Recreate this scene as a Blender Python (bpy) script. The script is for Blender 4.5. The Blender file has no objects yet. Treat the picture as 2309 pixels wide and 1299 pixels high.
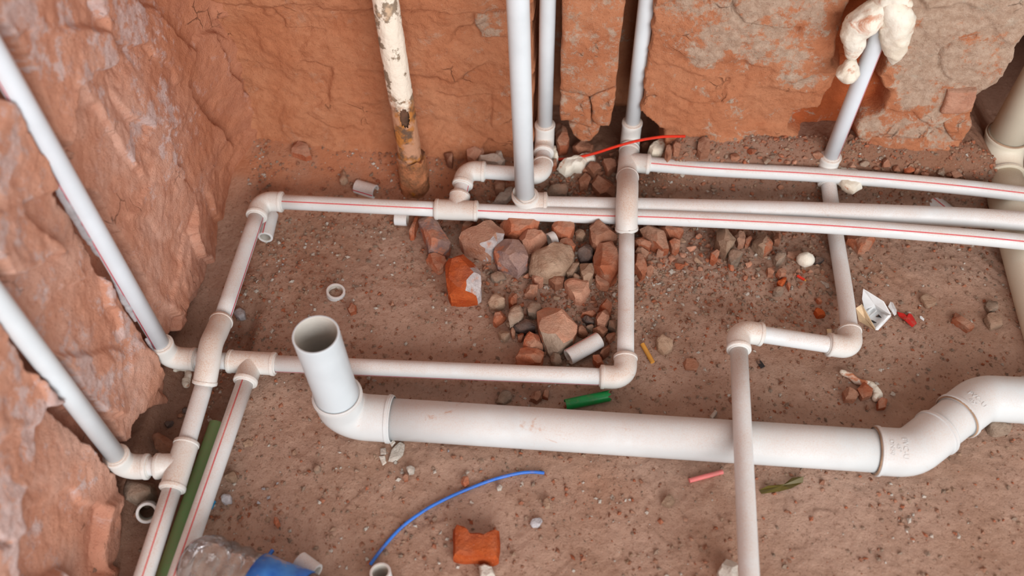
import bpy, bmesh, math, random
import numpy as np
from mathutils import Vector, Matrix, noise as mnoise

# ------------------------------------------------------------------ camera
F = 2053.0; CX, CY = 1154.5, 649.5; CAMH = 0.92
def _n(v): v = np.array(v, float); return v/np.linalg.norm(v)
_Y = _n((246, 2650, -F)); _Z = -_n((36, -1590, -F)); _X = np.cross(_Y, _Z); _Y = np.cross(_Z, _X)
RWC = np.stack([_X, _Y, _Z], 1)            # world -> camera
CAMP = np.array([0, 0, CAMH])
S = bpy.context.scene
C = S.collection
cam_d = bpy.data.cameras.new('camera'); cam = bpy.data.objects.new('camera', cam_d); C.objects.link(cam)
cam_d.sensor_width = 36; cam_d.lens = 36*F/2309; cam_d.clip_start = 0.02
mw = Matrix([list(r) for r in RWC.T]).to_4x4(); mw.translation = Vector(CAMP); cam.matrix_world = mw
cam_d.dof.use_dof = True; cam_d.dof.focus_distance = 1.10; cam_d.dof.aperture_fstop = 3.2
S.camera = cam
# ------------------------------------------------------------------ light
S.view_settings.view_transform = 'Standard'; S.view_settings.look = 'None'
S.view_settings.gamma = 1; S.view_settings.use_curve_mapping = False
S.view_settings.exposure = 0.0
w = bpy.data.worlds.new('daylight'); S.world = w; w.use_nodes = True
bg = w.node_tree.nodes['Background']; bg.inputs[0].default_value = (0.975, 0.985, 1.0, 1); bg.inputs[1].default_value = 0.60
def area(name, loc, target, sx, sy, power, col):
    l = bpy.data.lights.new(name, 'AREA'); l.shape = 'RECTANGLE'; l.size = sx; l.size_y = sy; l.energy = power; l.color = col
    o = bpy.data.objects.new(name, l); C.objects.link(o); o.location = loc
    o.rotation_euler = (Vector(target)-Vector(loc)).to_track_quat('-Z', 'Y').to_euler(); return o
area('window_daylight', (1.15, -2.3, 1.45), (0, 0.7, 0.1), 2.6, 1.9, 126, (0.99, 0.99, 1.0))

# ------------------------------------------------------------------ projection of measured points onto real planes
def ray(px, py): return RWC.T @ np.array([px-CX, -(py-CY), -F])
def G(px, py, z=0.0): d = ray(px, py); return CAMP + d*((z-CAMP[2])/d[2])
def W(px, py, y): d = ray(px, py); return CAMP + d*((y-CAMP[1])/d[1])
def LW(px, py, x): d = ray(px, py); return CAMP + d*((x-CAMP[0])/d[0])
YB, XL = 0.92, -0.465                      # faces of the back wall and the left wall

# ------------------------------------------------------------------ numpy noise
def _tab(seed): return np.random.RandomState(seed).rand(256, 256)
_tabs = {}
def vnoise(x, y, seed):
    if seed not in _tabs: _tabs[seed] = _tab(seed)
    t = _tabs[seed]; xi = np.floor(x).astype(int); yi = np.floor(y).astype(int); fx = x-xi; fy = y-yi
    fx = fx*fx*fx*(fx*(fx*6-15)+10); fy = fy*fy*fy*(fy*(fy*6-15)+10)
    a = t[xi & 255, yi & 255]; b = t[(xi+1) & 255, yi & 255]; c = t[xi & 255, (yi+1) & 255]; d = t[(xi+1) & 255, (yi+1) & 255]
    return ((a*(1-fx)+b*fx)*(1-fy)+(c*(1-fx)+d*fx)*fy)*2-1
def fbm(x, y, seed, o=4, g=.5):
    s = 0; a = 1.0; tot = 0
    for i in range(o):
        s = s+a*vnoise(x*2**i+i*17.3, y*2**i+i*9.1, seed+i); tot += a; a *= g
    return s/tot
def facets(x, y, seed, tilt=1.0):
    """chipped relief: every cell is its own tilted plane; returns height and distance to the cell border"""
    r = np.random.RandomState(seed); T = r.rand(64, 64, 5)
    xi = np.floor(x).astype(int); yi = np.floor(y).astype(int)
    d1 = np.full(x.shape, 9.); d2 = np.full(x.shape, 9.); h = np.zeros(x.shape)
    for i in (-1, 0, 1):
        for j in (-1, 0, 1):
            t = T[(xi+i) & 63, (yi+j) & 63]
            sx = xi+i+t[..., 0]; sy = yi+j+t[..., 1]
            d = np.hypot(x-sx, y-sy)
            hh = (t[..., 2]*2-1)+tilt*((t[..., 3]*2-1)*(x-sx)+(t[..., 4]*2-1)*(y-sy))
            m = d < d1
            d2 = np.where(m, d1, np.minimum(d2, d)); h = np.where(m, hh, h); d1 = np.where(m, d, d1)
    return h, d2-d1
def blur(a, k=1):
    for _ in range(k):
        for ax in (0, 1): a = (np.roll(a, 1, ax)+2*a+np.roll(a, -1, ax))/4
    return a
def sst(a, b, x): t = np.clip((x-a)/(b-a), 0, 1); return t*t*(3-2*t)
def sdpoly(x, y, P):
    P = np.array(P, float); d = np.full(x.shape, 1e9); ins = np.zeros(x.shape, bool)
    for a, b in zip(P, np.roll(P, -1, 0)):
        e = b-a; t = np.clip(((x-a[0])*e[0]+(y-a[1])*e[1])/(e@e+1e-12), 0, 1)
        d = np.minimum(d, np.hypot(x-a[0]-t*e[0], y-a[1]-t*e[1]))
        c = (a[1] > y) != (b[1] > y)
        with np.errstate(divide='ignore', invalid='ignore'):
            ins ^= c & (x < (b[0]-a[0])*(y-a[1])/(b[1]-a[1]+1e-15)+a[0])
    return np.where(ins, d, -d)
def dline(x, y, P):
    d = np.full(x.shape, 1e9)
    for a, b in zip(P[:-1], P[1:]):
        a = np.array(a); b = np.array(b); e = b-a; t = np.clip(((x-a[0])*e[0]+(y-a[1])*e[1])/(e@e+1e-12), 0, 1)
        d = np.minimum(d, np.hypot(x-a[0]-t*e[0], y-a[1]-t*e[1]))
    return d

# ------------------------------------------------------------------ floor height
def floor_h(x, y, fine=True):
    x = np.asarray(x, float); y = np.asarray(y, float)
    h = .0035*fbm(x*9, y*9, 11, 3)
    h = h+.055*np.exp(-((x+.43)/.17)**2)*sst(.79, .94, y)+.012*np.exp(-((x+.21)/.04)**2-((y-.87)/.04)**2)
    h = h+.022*sst(.85, .92, y)*sst(-.45, -.2, x)+.058*sst(.862, .927, y)*sst(.105, .15, x)*sst(.62, .52, x)
    h = h+.010*np.exp(-((x-.03)/.14)**2-((y-.80)/.07)**2)
    h = h-.022*sst(-.370, -.395, x)*sst(.70, .62, y)*sst(-.475, -.455, x+.01*0)
    h = h-.010*sst(-.40, -.44, x)*sst(.62, .70, y)*sst(.82, .74, y)
    if fine:
        h = h+.0016*fbm(x*45, y*45, 21, 3)+.0007*fbm(x*170, y*170, 31, 2)
        f, e = facets(x*38, y*38, 5); h = h+.0007*f*sst(-.2, .5, fbm(x*7, y*7, 77, 2))
        g = fbm(x*5, y*5, 91, 2)                       # scraped furrows, lower right
        h = h+.0012*np.sin((x*.9+y*.5)*420+5*fbm(x*14, y*14, 93, 2))*sst(.15, .5, g)*sst(.2, .3, x)
    return h
def fh(x, y): return float(floor_h(np.array([x]), np.array([y]), False)[0])
def Gf(px, py, dz=0.0):
    """point of the uneven ground (raised by dz) seen at this pixel of the photograph: first hit along the ray"""
    zz = np.linspace(.14, -.06, 81); d = ray(px, py); t = (zz-CAMP[2])/d[2]; X = CAMP[0]+d[0]*t; Y_ = CAMP[1]+d[1]*t
    hh = floor_h(X, Y_, False); e = zz-hh-dz; k = int(np.argmax(e <= 0))
    if k == 0: k = 1
    f = e[k-1]/(e[k-1]-e[k]+1e-12); x = X[k-1]+(X[k]-X[k-1])*f; y = Y_[k-1]+(Y_[k]-Y_[k-1])*f
    return np.array([x, y, fh(x, y)])

# ------------------------------------------------------------------ materials
def lin(c):
    c = np.array(c, float)/255.; c = np.where(c <= .04045, c/12.92, ((c+.055)/1.055)**2.4); return (float(c[0]), float(c[1]), float(c[2]), 1)
class NT:
    def __init__(s, name):
        s.m = bpy.data.materials.new(name); s.m.use_nodes = True; s.t = s.m.node_tree
        s.b = s.t.nodes['Principled BSDF']; s.out = s.t.nodes['Material Output']
        s.tc = s.t.nodes.new('ShaderNodeTexCoord'); s.co = s.tc.outputs['Object']
    def nd(s, ty, **k):
        n = s.t.nodes.new(ty)
        for a, b in k.items(): setattr(n, a, b)
        return n
    def ln(s, a, b): s.t.links.new(a, b)
    def setin(s, sock, v):
        if hasattr(v, 'is_output'): s.ln(v, sock)
        else: sock.default_value = v
    def rnd_co(s, k=7.0):
        oi = s.nd('ShaderNodeObjectInfo'); a = s.nd('ShaderNodeVectorMath', operation='SCALE'); v = s.nd('ShaderNodeCombineXYZ')
        for i in range(3): s.ln(oi.outputs['Random'], v.inputs[i])
        s.ln(v.outputs[0], a.inputs[0]); a.inputs['Scale'].default_value = k
        b = s.nd('ShaderNodeVectorMath', operation='ADD'); s.ln(s.tc.outputs['Object'], b.inputs[0]); s.ln(a.outputs[0], b.inputs[1])
        s.co = b.outputs[0]; s.rand = oi.outputs['Random']
    def noise(s, sc, d=3, r=.55, dist=0):
        n = s.nd('ShaderNodeTexNoise'); n.inputs['Scale'].default_value = sc; n.inputs['Detail'].default_value = d
        n.inputs['Roughness'].default_value = r; n.inputs['Distortion'].default_value = dist; s.ln(s.co, n.inputs['Vector']); return n.outputs[0]
    def vor(s, sc, feat='F1', out=0):
        n = s.nd('ShaderNodeTexVoronoi', feature=feat); n.inputs['Scale'].default_value = sc; s.ln(s.co, n.inputs['Vector']); return n.outputs[out]
    def warp(s, sc, amt):
        n = s.nd('ShaderNodeTexNoise'); n.inputs['Scale'].default_value = sc; n.inputs['Detail'].default_value = 3; s.ln(s.co, n.inputs['Vector'])
        a = s.nd('ShaderNodeVectorMath', operation='SCALE'); s.ln(n.outputs['Color'], a.inputs[0]); a.inputs['Scale'].default_value = amt
        b = s.nd('ShaderNodeVectorMath', operation='ADD'); s.ln(s.co, b.inputs[0]); s.ln(a.outputs[0], b.inputs[1]); return b.outputs[0]
    def rng(s, v, a, b, c=0., d=1.):
        n = s.nd('ShaderNodeMapRange', interpolation_type='SMOOTHSTEP'); s.setin(n.inputs[0], v)
        for i, k in enumerate((a, b, c, d)): n.inputs[i+1].default_value = k
        return n.outputs[0]
    def mth(s, op, a, b=0.5, clamp=False):
        n = s.nd('ShaderNodeMath', operation=op, use_clamp=clamp); s.setin(n.inputs[0], a); s.setin(n.inputs[1], b); return n.outputs[0]
    def mix(s, f, a, b, bl='MIX'):
        n = s.nd('ShaderNodeMix', data_type='RGBA', blend_type=bl); s.setin(n.inputs[0], f); s.setin(n.inputs[6], a); s.setin(n.inputs[7], b); return n.outputs[2]
    def attr(s, name): return s.nd('ShaderNodeAttribute', attribute_name=name).outputs['Fac']
    def up(s, a, b):
        g = s.nd('ShaderNodeNewGeometry'); x = s.nd('ShaderNodeSeparateXYZ'); s.ln(g.outputs['Normal'], x.inputs[0]); return s.rng(x.outputs[2], a, b)
    def bump(s, h, st=.5, dist=.002, chain=None):
        n = s.nd('ShaderNodeBump'); n.inputs['Strength'].default_value = st; n.inputs['Distance'].default_value = dist; s.ln(h, n.inputs['Height'])
        if chain is not None: s.ln(chain, n.inputs['Normal'])
        return n.outputs[0]
    def done(s, col, rough=.8, normal=None, spec=.3):
        s.setin(s.b.inputs['Base Color'], col); s.setin(s.b.inputs['Roughness'], rough); s.b.inputs['Specular IOR Level'].default_value = spec
        if normal is not None: s.ln(normal, s.b.inputs['Normal'])
        return s.m

def mat_wall(name, base, base2, dark, grey, grey2, smear):
    n = NT(name)
    c = n.mix(n.rng(n.noise(14, 4, .6), .35, .65), base, base2)
    c = n.mix(n.rng(n.noise(5, 3, .6), .52, .75, 0, .7), c, dark)
    c = n.mix(n.rng(n.noise(60, 5, .75), .45, .70, 0, .5), c, dark)
    c = n.mix(n.mth('MULTIPLY', n.attr('raw'), .85), c, lin((186, 92, 48)))
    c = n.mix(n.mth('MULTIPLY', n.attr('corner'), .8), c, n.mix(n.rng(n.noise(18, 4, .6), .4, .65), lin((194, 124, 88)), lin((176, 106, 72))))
    g = n.mix(n.rng(n.noise(110, 4, .7), .35, .65), grey, grey2)
    k = n.rng(n.mth('ADD', n.attr('mortar'), n.mth('MULTIPLY', n.mth('SUBTRACT', n.noise(70, 5, .75), .5), 1.5)), .38, .62)
    c = n.mix(n.mth('MULTIPLY', k, smear), c, g)
    k2 = n.rng(n.noise(30, 7, .76, .4), .57, .66, 0, .8)
    k2 = n.mth('MULTIPLY', k2, n.attr('spots'))
    c = n.mix(k2, c, g)
    c = n.mix(n.rng(n.vor(330), .0, .09, .5, 0), c, lin((215, 205, 195)))
    h = n.mth('ADD', n.noise(150, 6, .75), n.mth('MULTIPLY', n.noise(480, 4, .75), .5))
    b = n.bump(h, .8, .0045)
    keep = n.co; n.co = n.warp(30, .018)
    cr = n.vor(30, 'DISTANCE_TO_EDGE'); n.co = keep
    crk = n.mth('MULTIPLY', n.rng(cr, 0, .030, 1, 0), n.rng(n.noise(17, 4, .6), .58, .70))
    c = n.mix(n.mth('MULTIPLY', crk, .35), c, lin((92, 54, 36)))
    pit = n.mth('MULTIPLY', n.rng(n.noise(330, 3, .7), .60, .70), .45); c = n.mix(pit, c, lin((128, 74, 48)))
    b = n.bump(n.mth('SUBTRACT', 1.0, crk), .8, .003, b)
    return n.done(c, .93, b, .15)
M_WB = mat_wall('clay_brick_wall', lin((200, 136, 100)), lin((192, 124, 88)), lin((172, 104, 70)), lin((200, 180, 160)), lin((176, 154, 134)), .8)
M_WL = mat_wall('hacked_brick_wall', lin((228, 178, 156)), lin((220, 158, 130)), lin((202, 138, 112)), lin((226, 206, 202)), lin((214, 184, 176)), .8)

def mat_dirt():
    n = NT('sandy_dirt')
    c = n.mix(n.rng(n.noise(8, 5, .62), .35, .68), lin((194, 158, 138)), lin((176, 138, 116)))
    c = n.mix(n.rng(n.noise(30, 4, .65), .4, .75, 0, .55), c, lin((206, 170, 148)))
    c = n.mix(n.rng(n.noise(3.2, 3, .6), .5, .72, 0, .5), c, lin((178, 124, 92)))
    c = n.mix(n.rng(n.noise(240, 3, .7), .52, .72, 0, .6), c, lin((122, 84, 62)))
    c = n.mix(n.mth('MULTIPLY', n.attr('darker_dirt'), .55), c, lin((120, 76, 54)))
    c = n.mix(n.mth('MULTIPLY', n.attr('clay'), n.rng(n.noise(22, 4, .6), .3, .6, .55, 1)), c, lin((192, 126, 92)))
    c = n.mix(n.rng(n.vor(260), .0, .13, .85, 0), c, lin((205, 190, 176)))
    n2 = n.rng(n.vor(150), .0, .07, .55, 0); c = n.mix(n2, c, lin((186, 106, 70)))
    c = n.mix(n.rng(n.vor(95), .0, .045, 1, 0), c, lin((226, 218, 210)))
    h = n.mth('ADD', n.noise(210, 6, .8), n.mth('MULTIPLY', n.vor(420), .15))
    b = n.bump(h, .8, .0040); b = n.bump(n.noise(55, 4, .6), .35, .006, b)
    return n.done(c, .95, b, .1)
M_DIRT = mat_dirt()

def mat_pvc(name, base, stripe=False, dust=.65, dustc=(200, 164, 140), rough=.38, stain=.45):
    n = NT(name); n.rnd_co(3.0)
    c = n.mix(n.rng(n.noise(20, 3), .35, .7), lin(base), lin([v*.965 for v in base]))
    if stripe:
        x = n.nd('ShaderNodeSeparateXYZ'); uv = n.nd('ShaderNodeUVMap'); n.ln(uv.outputs[0], x.inputs[0])
        d = n.mth('ABSOLUTE', n.mth('SUBTRACT', x.outputs[0], .5)); c = n.mix(n.rng(d, .011, .016, 1, 0), c, lin((206, 40, 72)))
    d = n.mth('MULTIPLY', n.up(.05, .95), n.rng(n.noise(11, 5, .65), .22, .60))
    sp = n.rng(n.noise(950, 2, .6), .45, .66)
    d = n.mth('MULTIPLY', d, n.mth('ADD', n.mth('MULTIPLY', sp, .55), .45))
    c = n.mix(n.mth('MULTIPLY', d, dust), c, lin(dustc))
    st = n.mth('MULTIPLY', n.rng(n.noise(26, 6, .7, 1.2), .63, .72), n.up(-.3, .6))
    c = n.mix(n.mth('MULTIPLY', st, min(1, dust)*stain), c, lin((190, 138, 106)))
    return n.done(c, n.rng(d, 0, .6, rough, .8), n.bump(n.noise(500, 2), .06, .0005), .4)
M_PPR = mat_pvc('white_pipe', (221, 224, 224)); M_PPRS = mat_pvc('white_pipe_red_line', (221, 224, 224), True)
M_PPRC = mat_pvc('clean_white_pipe', (219, 227, 231), dust=.12); M_PPRCS = mat_pvc('clean_white_pipe_red_line', (219, 226, 232), True, .12)
M_FIT = mat_pvc('white_fitting', (221, 220, 215), dust=1.0)
M_DRAIN = mat_pvc('white_drain_pipe', (212, 216, 216), dust=.65, dustc=(204, 178, 162), rough=.3, stain=1.1)
M_STUB = mat_pvc('bluish_white_pipe', (208, 217, 221), dust=.06, rough=.4)
M_CREAM = mat_pvc('cream_drain_pipe', (222, 214, 194), dust=.5)
M_GREENP = mat_pvc('green_conduit', (98, 146, 84), dust=.75, dustc=(140, 122, 92))

def mat_rock(name, c1, c2, spec=(226, 214, 200), dust=(190, 148, 124), da=.5, sp=.6, patch=None):
    n = NT(name); n.rnd_co(5.0)
    c = n.mix(n.rng(n.noise(45, 5, .65), .35, .66), lin(c1), lin(c2))
    if patch: c = n.mix(n.rng(n.noise(26, 4, .6), .55, .63, 0, .9), c, lin(patch))
    c = n.mix(n.rng(n.noise(160, 4, .7), .5, .75, 0, .45), c, lin([v*.72 for v in c2]))
    hs = n.nd('ShaderNodeHueSaturation'); n.ln(c, hs.inputs['Color']); n.ln(n.rng(n.rand, 0, 1, .82, 1.18), hs.inputs['Value']); c = hs.outputs[0]
    d = n.mth('MULTIPLY', n.up(.35, .95), n.rng(n.noise(30, 4, .6), .35, .65)); c = n.mix(n.mth('MULTIPLY', d, da), c, lin(dust))
    c = n.mix(n.rng(n.vor(300), .0, .12, sp, 0), c, lin(spec))
    b = n.bump(n.mth('ADD', n.noise(260, 5, .75), n.mth('MULTIPLY', n.noise(70, 4, .6), 1.2)), .85, .004)
    return n.done(c, .92, b, .15)
RM = {
 'orange': mat_rock('brick_orange', (192, 118, 86), (176, 98, 66), da=.75, patch=(190, 140, 114)),
 'bright': mat_rock('brick_bright_orange', (200, 98, 50), (178, 76, 34), da=.2, sp=.9),
 'pink': mat_rock('brick_dusty_pink', (206, 154, 128), (192, 136, 110), da=.8, patch=(194, 132, 102)),
 'brown': mat_rock('brick_brown', (176, 124, 98), (154, 102, 78), da=.8),
 'grey': mat_rock('mortar_grey', (170, 148, 130), (146, 124, 106), da=.6),
 'tan': mat_rock('mortar_tan', (188, 158, 134), (166, 134, 110), da=.55),
 'dark': mat_rock('stone_dark', (112, 98, 92), (88, 76, 72), da=.35),
 'mauve': mat_rock('brick_burnt_mauve', (168, 138, 128), (130, 106, 104), da=.5, patch=(196, 120, 88)),
 'white': mat_rock('plaster_white', (228, 220, 208), (206, 194, 180), da=.35),
 'blueg': mat_rock('stone_pale_grey', (206, 202, 204), (184, 178, 180), da=.1),
 'face': mat_rock('limewashed_face', (216, 206, 204), (190, 176, 174), da=.1, patch=(214, 150, 122)),
}
def mat_foam(name='foam_cream', dusty=.85):
    n = NT(name); n.rnd_co(4.0)
    c = n.mix(n.rng(n.noise(30, 4), .35, .7), lin((232, 226, 212)), lin((222, 210, 190)))
    k = n.mth('MULTIPLY', n.rng(n.noise(38, 6, .7, .6), .52, .64), n.up(-.7, .4)); c = n.mix(n.mth('MULTIPLY', k, dusty), c, lin((190, 118, 80)))
    return n.done(c, .55, n.bump(n.noise(120, 4, .6), .35, .004), .35)
M_FOAM = mat_foam(); M_FOAMD = mat_foam('foam_soiled', 1.0)
def mat_plain(name, col, rough=.45, v=.12, spec=.4, da=.25):
    n = NT(name); n.rnd_co(2.0)
    c = n.mix(n.rng(n.noise(60, 4, .6), .35, .7), lin(col), lin([x*(1-v) for x in col]))
    k = n.mth('MULTIPLY', n.up(.2, .9), n.rng(n.noise(120, 4, .7), .5, .7)); c = n.mix(n.mth('MULTIPLY', k, da), c, lin((190, 146, 120)))
    return n.done(c, rough, n.bump(n.noise(300, 3), .15, .0008), spec)
M_BLUE = mat_plain('blue_wire', (52, 118, 214), .4); M_RED = mat_plain('red_wire', (232, 58, 36), .35, da=.1)
M_PINK = mat_plain('pink_plastic', (226, 122, 118), .5); M_GREEN = mat_plain('green_plastic', (16, 138, 66), .35, da=.12)
M_REDS = mat_plain('red_film', (198, 32, 26), .45); M_BLACK = mat_plain('black_tape', (40, 38, 40), .5, da=.5)
M_BUTT = mat_plain('tan_filter_paper', (222, 156, 66), .8, da=.2); M_CYAN = mat_plain('cyan_plastic', (40, 150, 200), .4, da=.1)
M_WPL = mat_plain('white_plastic', (234, 236, 236), .4, .04); M_DIRTYPL = mat_plain('soiled_plastic', (218, 188, 150), .6, .2)
M_INNER = mat_plain('dark_brown_inside', (110, 76, 56), .9, .3); M_PIPEIN = mat_plain('pipe_inside', (206, 200, 190), .6, .05, da=.1)
def mat_rust():
    n = NT('rusty_painted_iron')
    c = n.mix(n.rng(n.noise(60, 5, .7), .4, .62), lin((182, 118, 58)), lin((104, 80, 64)))
    c = n.mix(n.rng(n.noise(26, 4, .6), .46, .56), c, lin((186, 138, 108)))
    x = n.nd('ShaderNodeSeparateXYZ'); n.ln(n.co, x.inputs[0])
    p = n.mix(n.rng(n.noise(34, 5, .65), .51, .56), lin((238, 226, 208)), lin((146, 128, 108)))
    p = n.mix(n.rng(n.noise(22, 4, .6), .60, .66), p, lin((206, 176, 146)))
    k = n.rng(n.mth('ADD', x.outputs[2], n.mth('MULTIPLY', n.mth('SUBTRACT', n.noise(40, 4, .7), .5), .10)), -.150, -.120)
    c = n.mix(k, c, p)
    return n.done(c, .75, n.bump(n.noise(120, 5, .7), .5, .003), .3)
M_RUST = mat_rust()
M_GRIME = mat_plain('grime_in_the_joint', (170, 138, 112), .85, .3)
M_SLEEVE = mat_rock('rust_and_clay', (188, 122, 84), (120, 84, 60), da=.7, patch=(190, 122, 44))
def mat_clear():
    n = NT('clear_plastic'); t = n.nd('ShaderNodeBsdfTransparent'); t.inputs[0].default_value = (.93, .92, .91, 1)
    g = n.nd('ShaderNodeBsdfGlossy'); g.inputs['Roughness'].default_value = .12; g.inputs[0].default_value = (.95, .95, .97, 1)
    d = n.nd('ShaderNodeBsdfDiffuse'); d.inputs[0].default_value = lin((206, 186, 172))
    fr = n.nd('ShaderNodeFresnel'); fr.inputs[0].default_value = 1.45
    a = n.nd('ShaderNodeMixShader'); n.ln(n.rng(n.noise(40, 4, .6), .3, .75, .12, .34), a.inputs[0]); n.ln(t.outputs[0], a.inputs[1]); n.ln(d.outputs[0], a.inputs[2])
    b = n.nd('ShaderNodeMixShader'); n.ln(n.mth('ADD', fr.outputs[0], .03), b.inputs[0]); n.ln(a.outputs[0], b.inputs[1]); n.ln(g.outputs[0], b.inputs[2])
    bm = n.bump(n.noise(45, 3, .5), .5, .006); n.ln(bm, g.inputs['Normal'])
    n.ln(b.outputs[0], n.out.inputs[0]); return n.m
M_CLEAR = mat_clear()
def mat_label():
    n = NT('blue_bottle_label'); c = n.mix(n.rng(n.noise(30, 3, .6), .35, .65), lin((20, 96, 190)), lin((62, 140, 220)))
    c = n.mix(n.rng(n.noise(48, 6, .7), .54, .62, 0, .8), c, lin((176, 158, 146))); return n.done(c, .35, None, .5)
M_LABEL = mat_label()
def mat_olive():
    n = NT('olive_film'); t = n.nd('ShaderNodeBsdfTransparent'); t.inputs[0].default_value = lin((176, 164, 96))
    p = n.b; p.inputs['Base Color'].default_value = lin((112, 98, 44)); p.inputs['Roughness'].default_value = .2
    m = n.nd('ShaderNodeMixShader'); m.inputs[0].default_value = .55; n.ln(t.outputs[0], m.inputs[1]); n.ln(p.outputs[0], m.inputs[2]); n.ln(m.outputs[0], n.out.inputs[0]); return n.m
M_OLIVE = mat_olive()

# ------------------------------------------------------------------ object helpers
WPOS = {}
def tag(o, label=None, cat=None, group=None, kind=None):
    if label: o['label'] = label
    if cat: o['category'] = cat
    if group: o['group'] = group
    if kind: o['kind'] = kind
    return o
def thing(name, label, cat, loc, group=None):
    o = bpy.data.objects.new(name, None); C.objects.link(o); o.location = Vector(loc); o.empty_display_size = .02
    WPOS[o.name] = Vector(loc); return tag(o, label, cat, group)
def mk(name, V, Fc, mat, parent=None, uv=None, smooth=True, sharp=None, origin=None, mats=None, midx=None):
    """one mesh object from world-space vertices; origin = base centre"""
    V = np.array(V, float)
    if origin is None:
        origin = (V.min(0)+V.max(0))/2
    origin = np.array(origin, float)
    me = bpy.data.meshes.new(name); me.from_pydata((V-origin).tolist(), [], Fc)
    if uv is not None:
        l = me.uv_layers.new(name='UVMap'); l.data.foreach_set('uv', np.array(uv, float).ravel())
    for m in (mats or [mat]): me.materials.append(m)
    if midx is not None: me.polygons.foreach_set('material_index', midx)
    me.polygons.foreach_set('use_smooth', [smooth]*len(me.polygons))
    if sharp is not None: me.set_sharp_from_angle(angle=math.radians(sharp))
    me.update()
    o = bpy.data.objects.new(name, me); C.objects.link(o); WPOS[o.name] = Vector(origin)
    if parent is not None: o.parent = parent; o.location = Vector(origin)-WPOS[parent.name]
    else: o.location = Vector(origin)
    return o
def grid(name, U, Vv, P, attrs, mat):
    nu, nv = len(U), len(Vv); n = nu*nv
    me = bpy.data.meshes.new(name); me.vertices.add(n); me.vertices.foreach_set('co', P.reshape(-1, 3).ravel().astype(np.float32))
    i = np.arange((nu-1)*(nv-1)); a = (i//(nv-1))*nv+i % (nv-1)
    q = np.stack([a, a+nv, a+nv+1, a+1], 1).ravel()
    me.loops.add(len(q)); me.loops.foreach_set('vertex_index', q); me.polygons.add(len(i))
    me.polygons.foreach_set('loop_start', np.arange(0, len(q), 4)); me.polygons.foreach_set('use_smooth', np.ones(len(i), bool))
    me.update(calc_edges=True); me.validate()
    for k, v in attrs.items(): me.attributes.new(k, 'FLOAT', 'POINT').data.foreach_set('value', v.ravel().astype(np.float32))
    me.materials.append(mat); o = bpy.data.objects.new(name, me); C.objects.link(o); WPOS[o.name] = Vector((0, 0, 0)); return o
def axis(*segs):
    out = []
    for a, b, s in segs: out.append(np.arange(a, b-1e-9, s))
    out.append(np.array([segs[-1][1]])); return np.concatenate(out)

# ------------------------------------------------------------------ floor
U = axis((-.62, -.58, .01), (-.58, .72, .002), (.72, 1.5, .02)); Vv = axis((-.5, .26, .02), (.26, 1.06, .002), (1.06, 1.9, .03))
gx, gy = np.meshgrid(U, Vv, indexing='ij'); hz = floor_h(gx, gy)
darker_dirt = np.clip(sst(-.36, -.42, gx)*sst(.74, .55, gy)+.8*sst(.83, .9, gy)*sst(-.05, .02, gx)+.4*sst(.86, .92, gy), 0, 1)  # darker brown dirt in the left trench and towards the back wall
o = grid('floor', U, Vv, np.stack([gx, gy, hz], -1), {'darker_dirt': darker_dirt, 'clay': np.clip(sst(.79, .89, gy)*sst(.05, -.2, gx), 0, 1)}, M_DIRT); tag(o, 'bare sandy reddish brown dirt floor under the pipes', 'floor', kind='structure')

# ------------------------------------------------------------------ back wall
def wp(pts, y=YB): return [(lambda p: (p[0], p[2]))(W(a, b, y)) for a, b in pts]
U = axis((-.60, -.48, .01), (-.48, .66, .0018), (.66, 1.5, .02)); Vv = axis((-.06, .36, .0018), (.36, 1.3, .02))
gx, gz = np.meshgrid(U, Vv, indexing='ij')
wx = gx+.004*fbm(gx*70, gz*70, 101, 3)+.006*fbm(gx*22, gz*22, 105, 2); wz = gz+.004*fbm(gx*70, gz*70, 111, 3)+.006*fbm(gx*22, gz*22, 115, 2)
f1, e1 = facets(wx*13, wz*17, 41, .8); f2, e2 = facets(wx*42, wz*46, 43, 1)
lft = sst(-.05, -.25, gx)
off = .010*fbm(gx*5, gz*5, 51, 3)+blur(.0042*f1, 2+0)+.0007*blur(f2, 1)+.0018*fbm(gx*95, gz*95, 61, 3)+.0005*fbm(gx*240, gz*240, 67, 2)+lft*.006*np.abs(fbm(gx*9, gz*11, 57, 2))
off = off+lft*.030*np.exp(-np.clip(gz, 0, 1)/.035)
cr_ = fbm(gx*7, gz*8, 71, 2)*.6+.5*fbm(gx*26, gz*28, 73, 3)+(gx-.22)*.7+(gz-.17)*1.9
crust = sst(-.04, .10, cr_)*sst(.05, .16, gx)
off = off+.0035*crust
mort = .62*sst(-.10, .40, cr_)*sst(.02, .20, gx)+.30*fbm(gx*24, gz*24, 75, 3)*sst(-.2, .1, gx)+.08*sst(.0, .3, gx)+.34*sst(-.26, -.12, gx)*sst(.14, .02, gx)*sst(.05, .12, gz)*(.55+fbm(gx*15, gz*13, 79, 2))
spots = sst(-.3, .2, gx)*.9+.25
# the pale worn brick left of the thick riser and the pink one beside the void
for P, dp in (([(1068, 25), (1140, 32), (1145, 95), (1078, 98)], .003),):
    b = sst(-.002, .002, sdpoly(wx, wz, wp(P))); off = off+dp*b; mort = mort+.36*b
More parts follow.
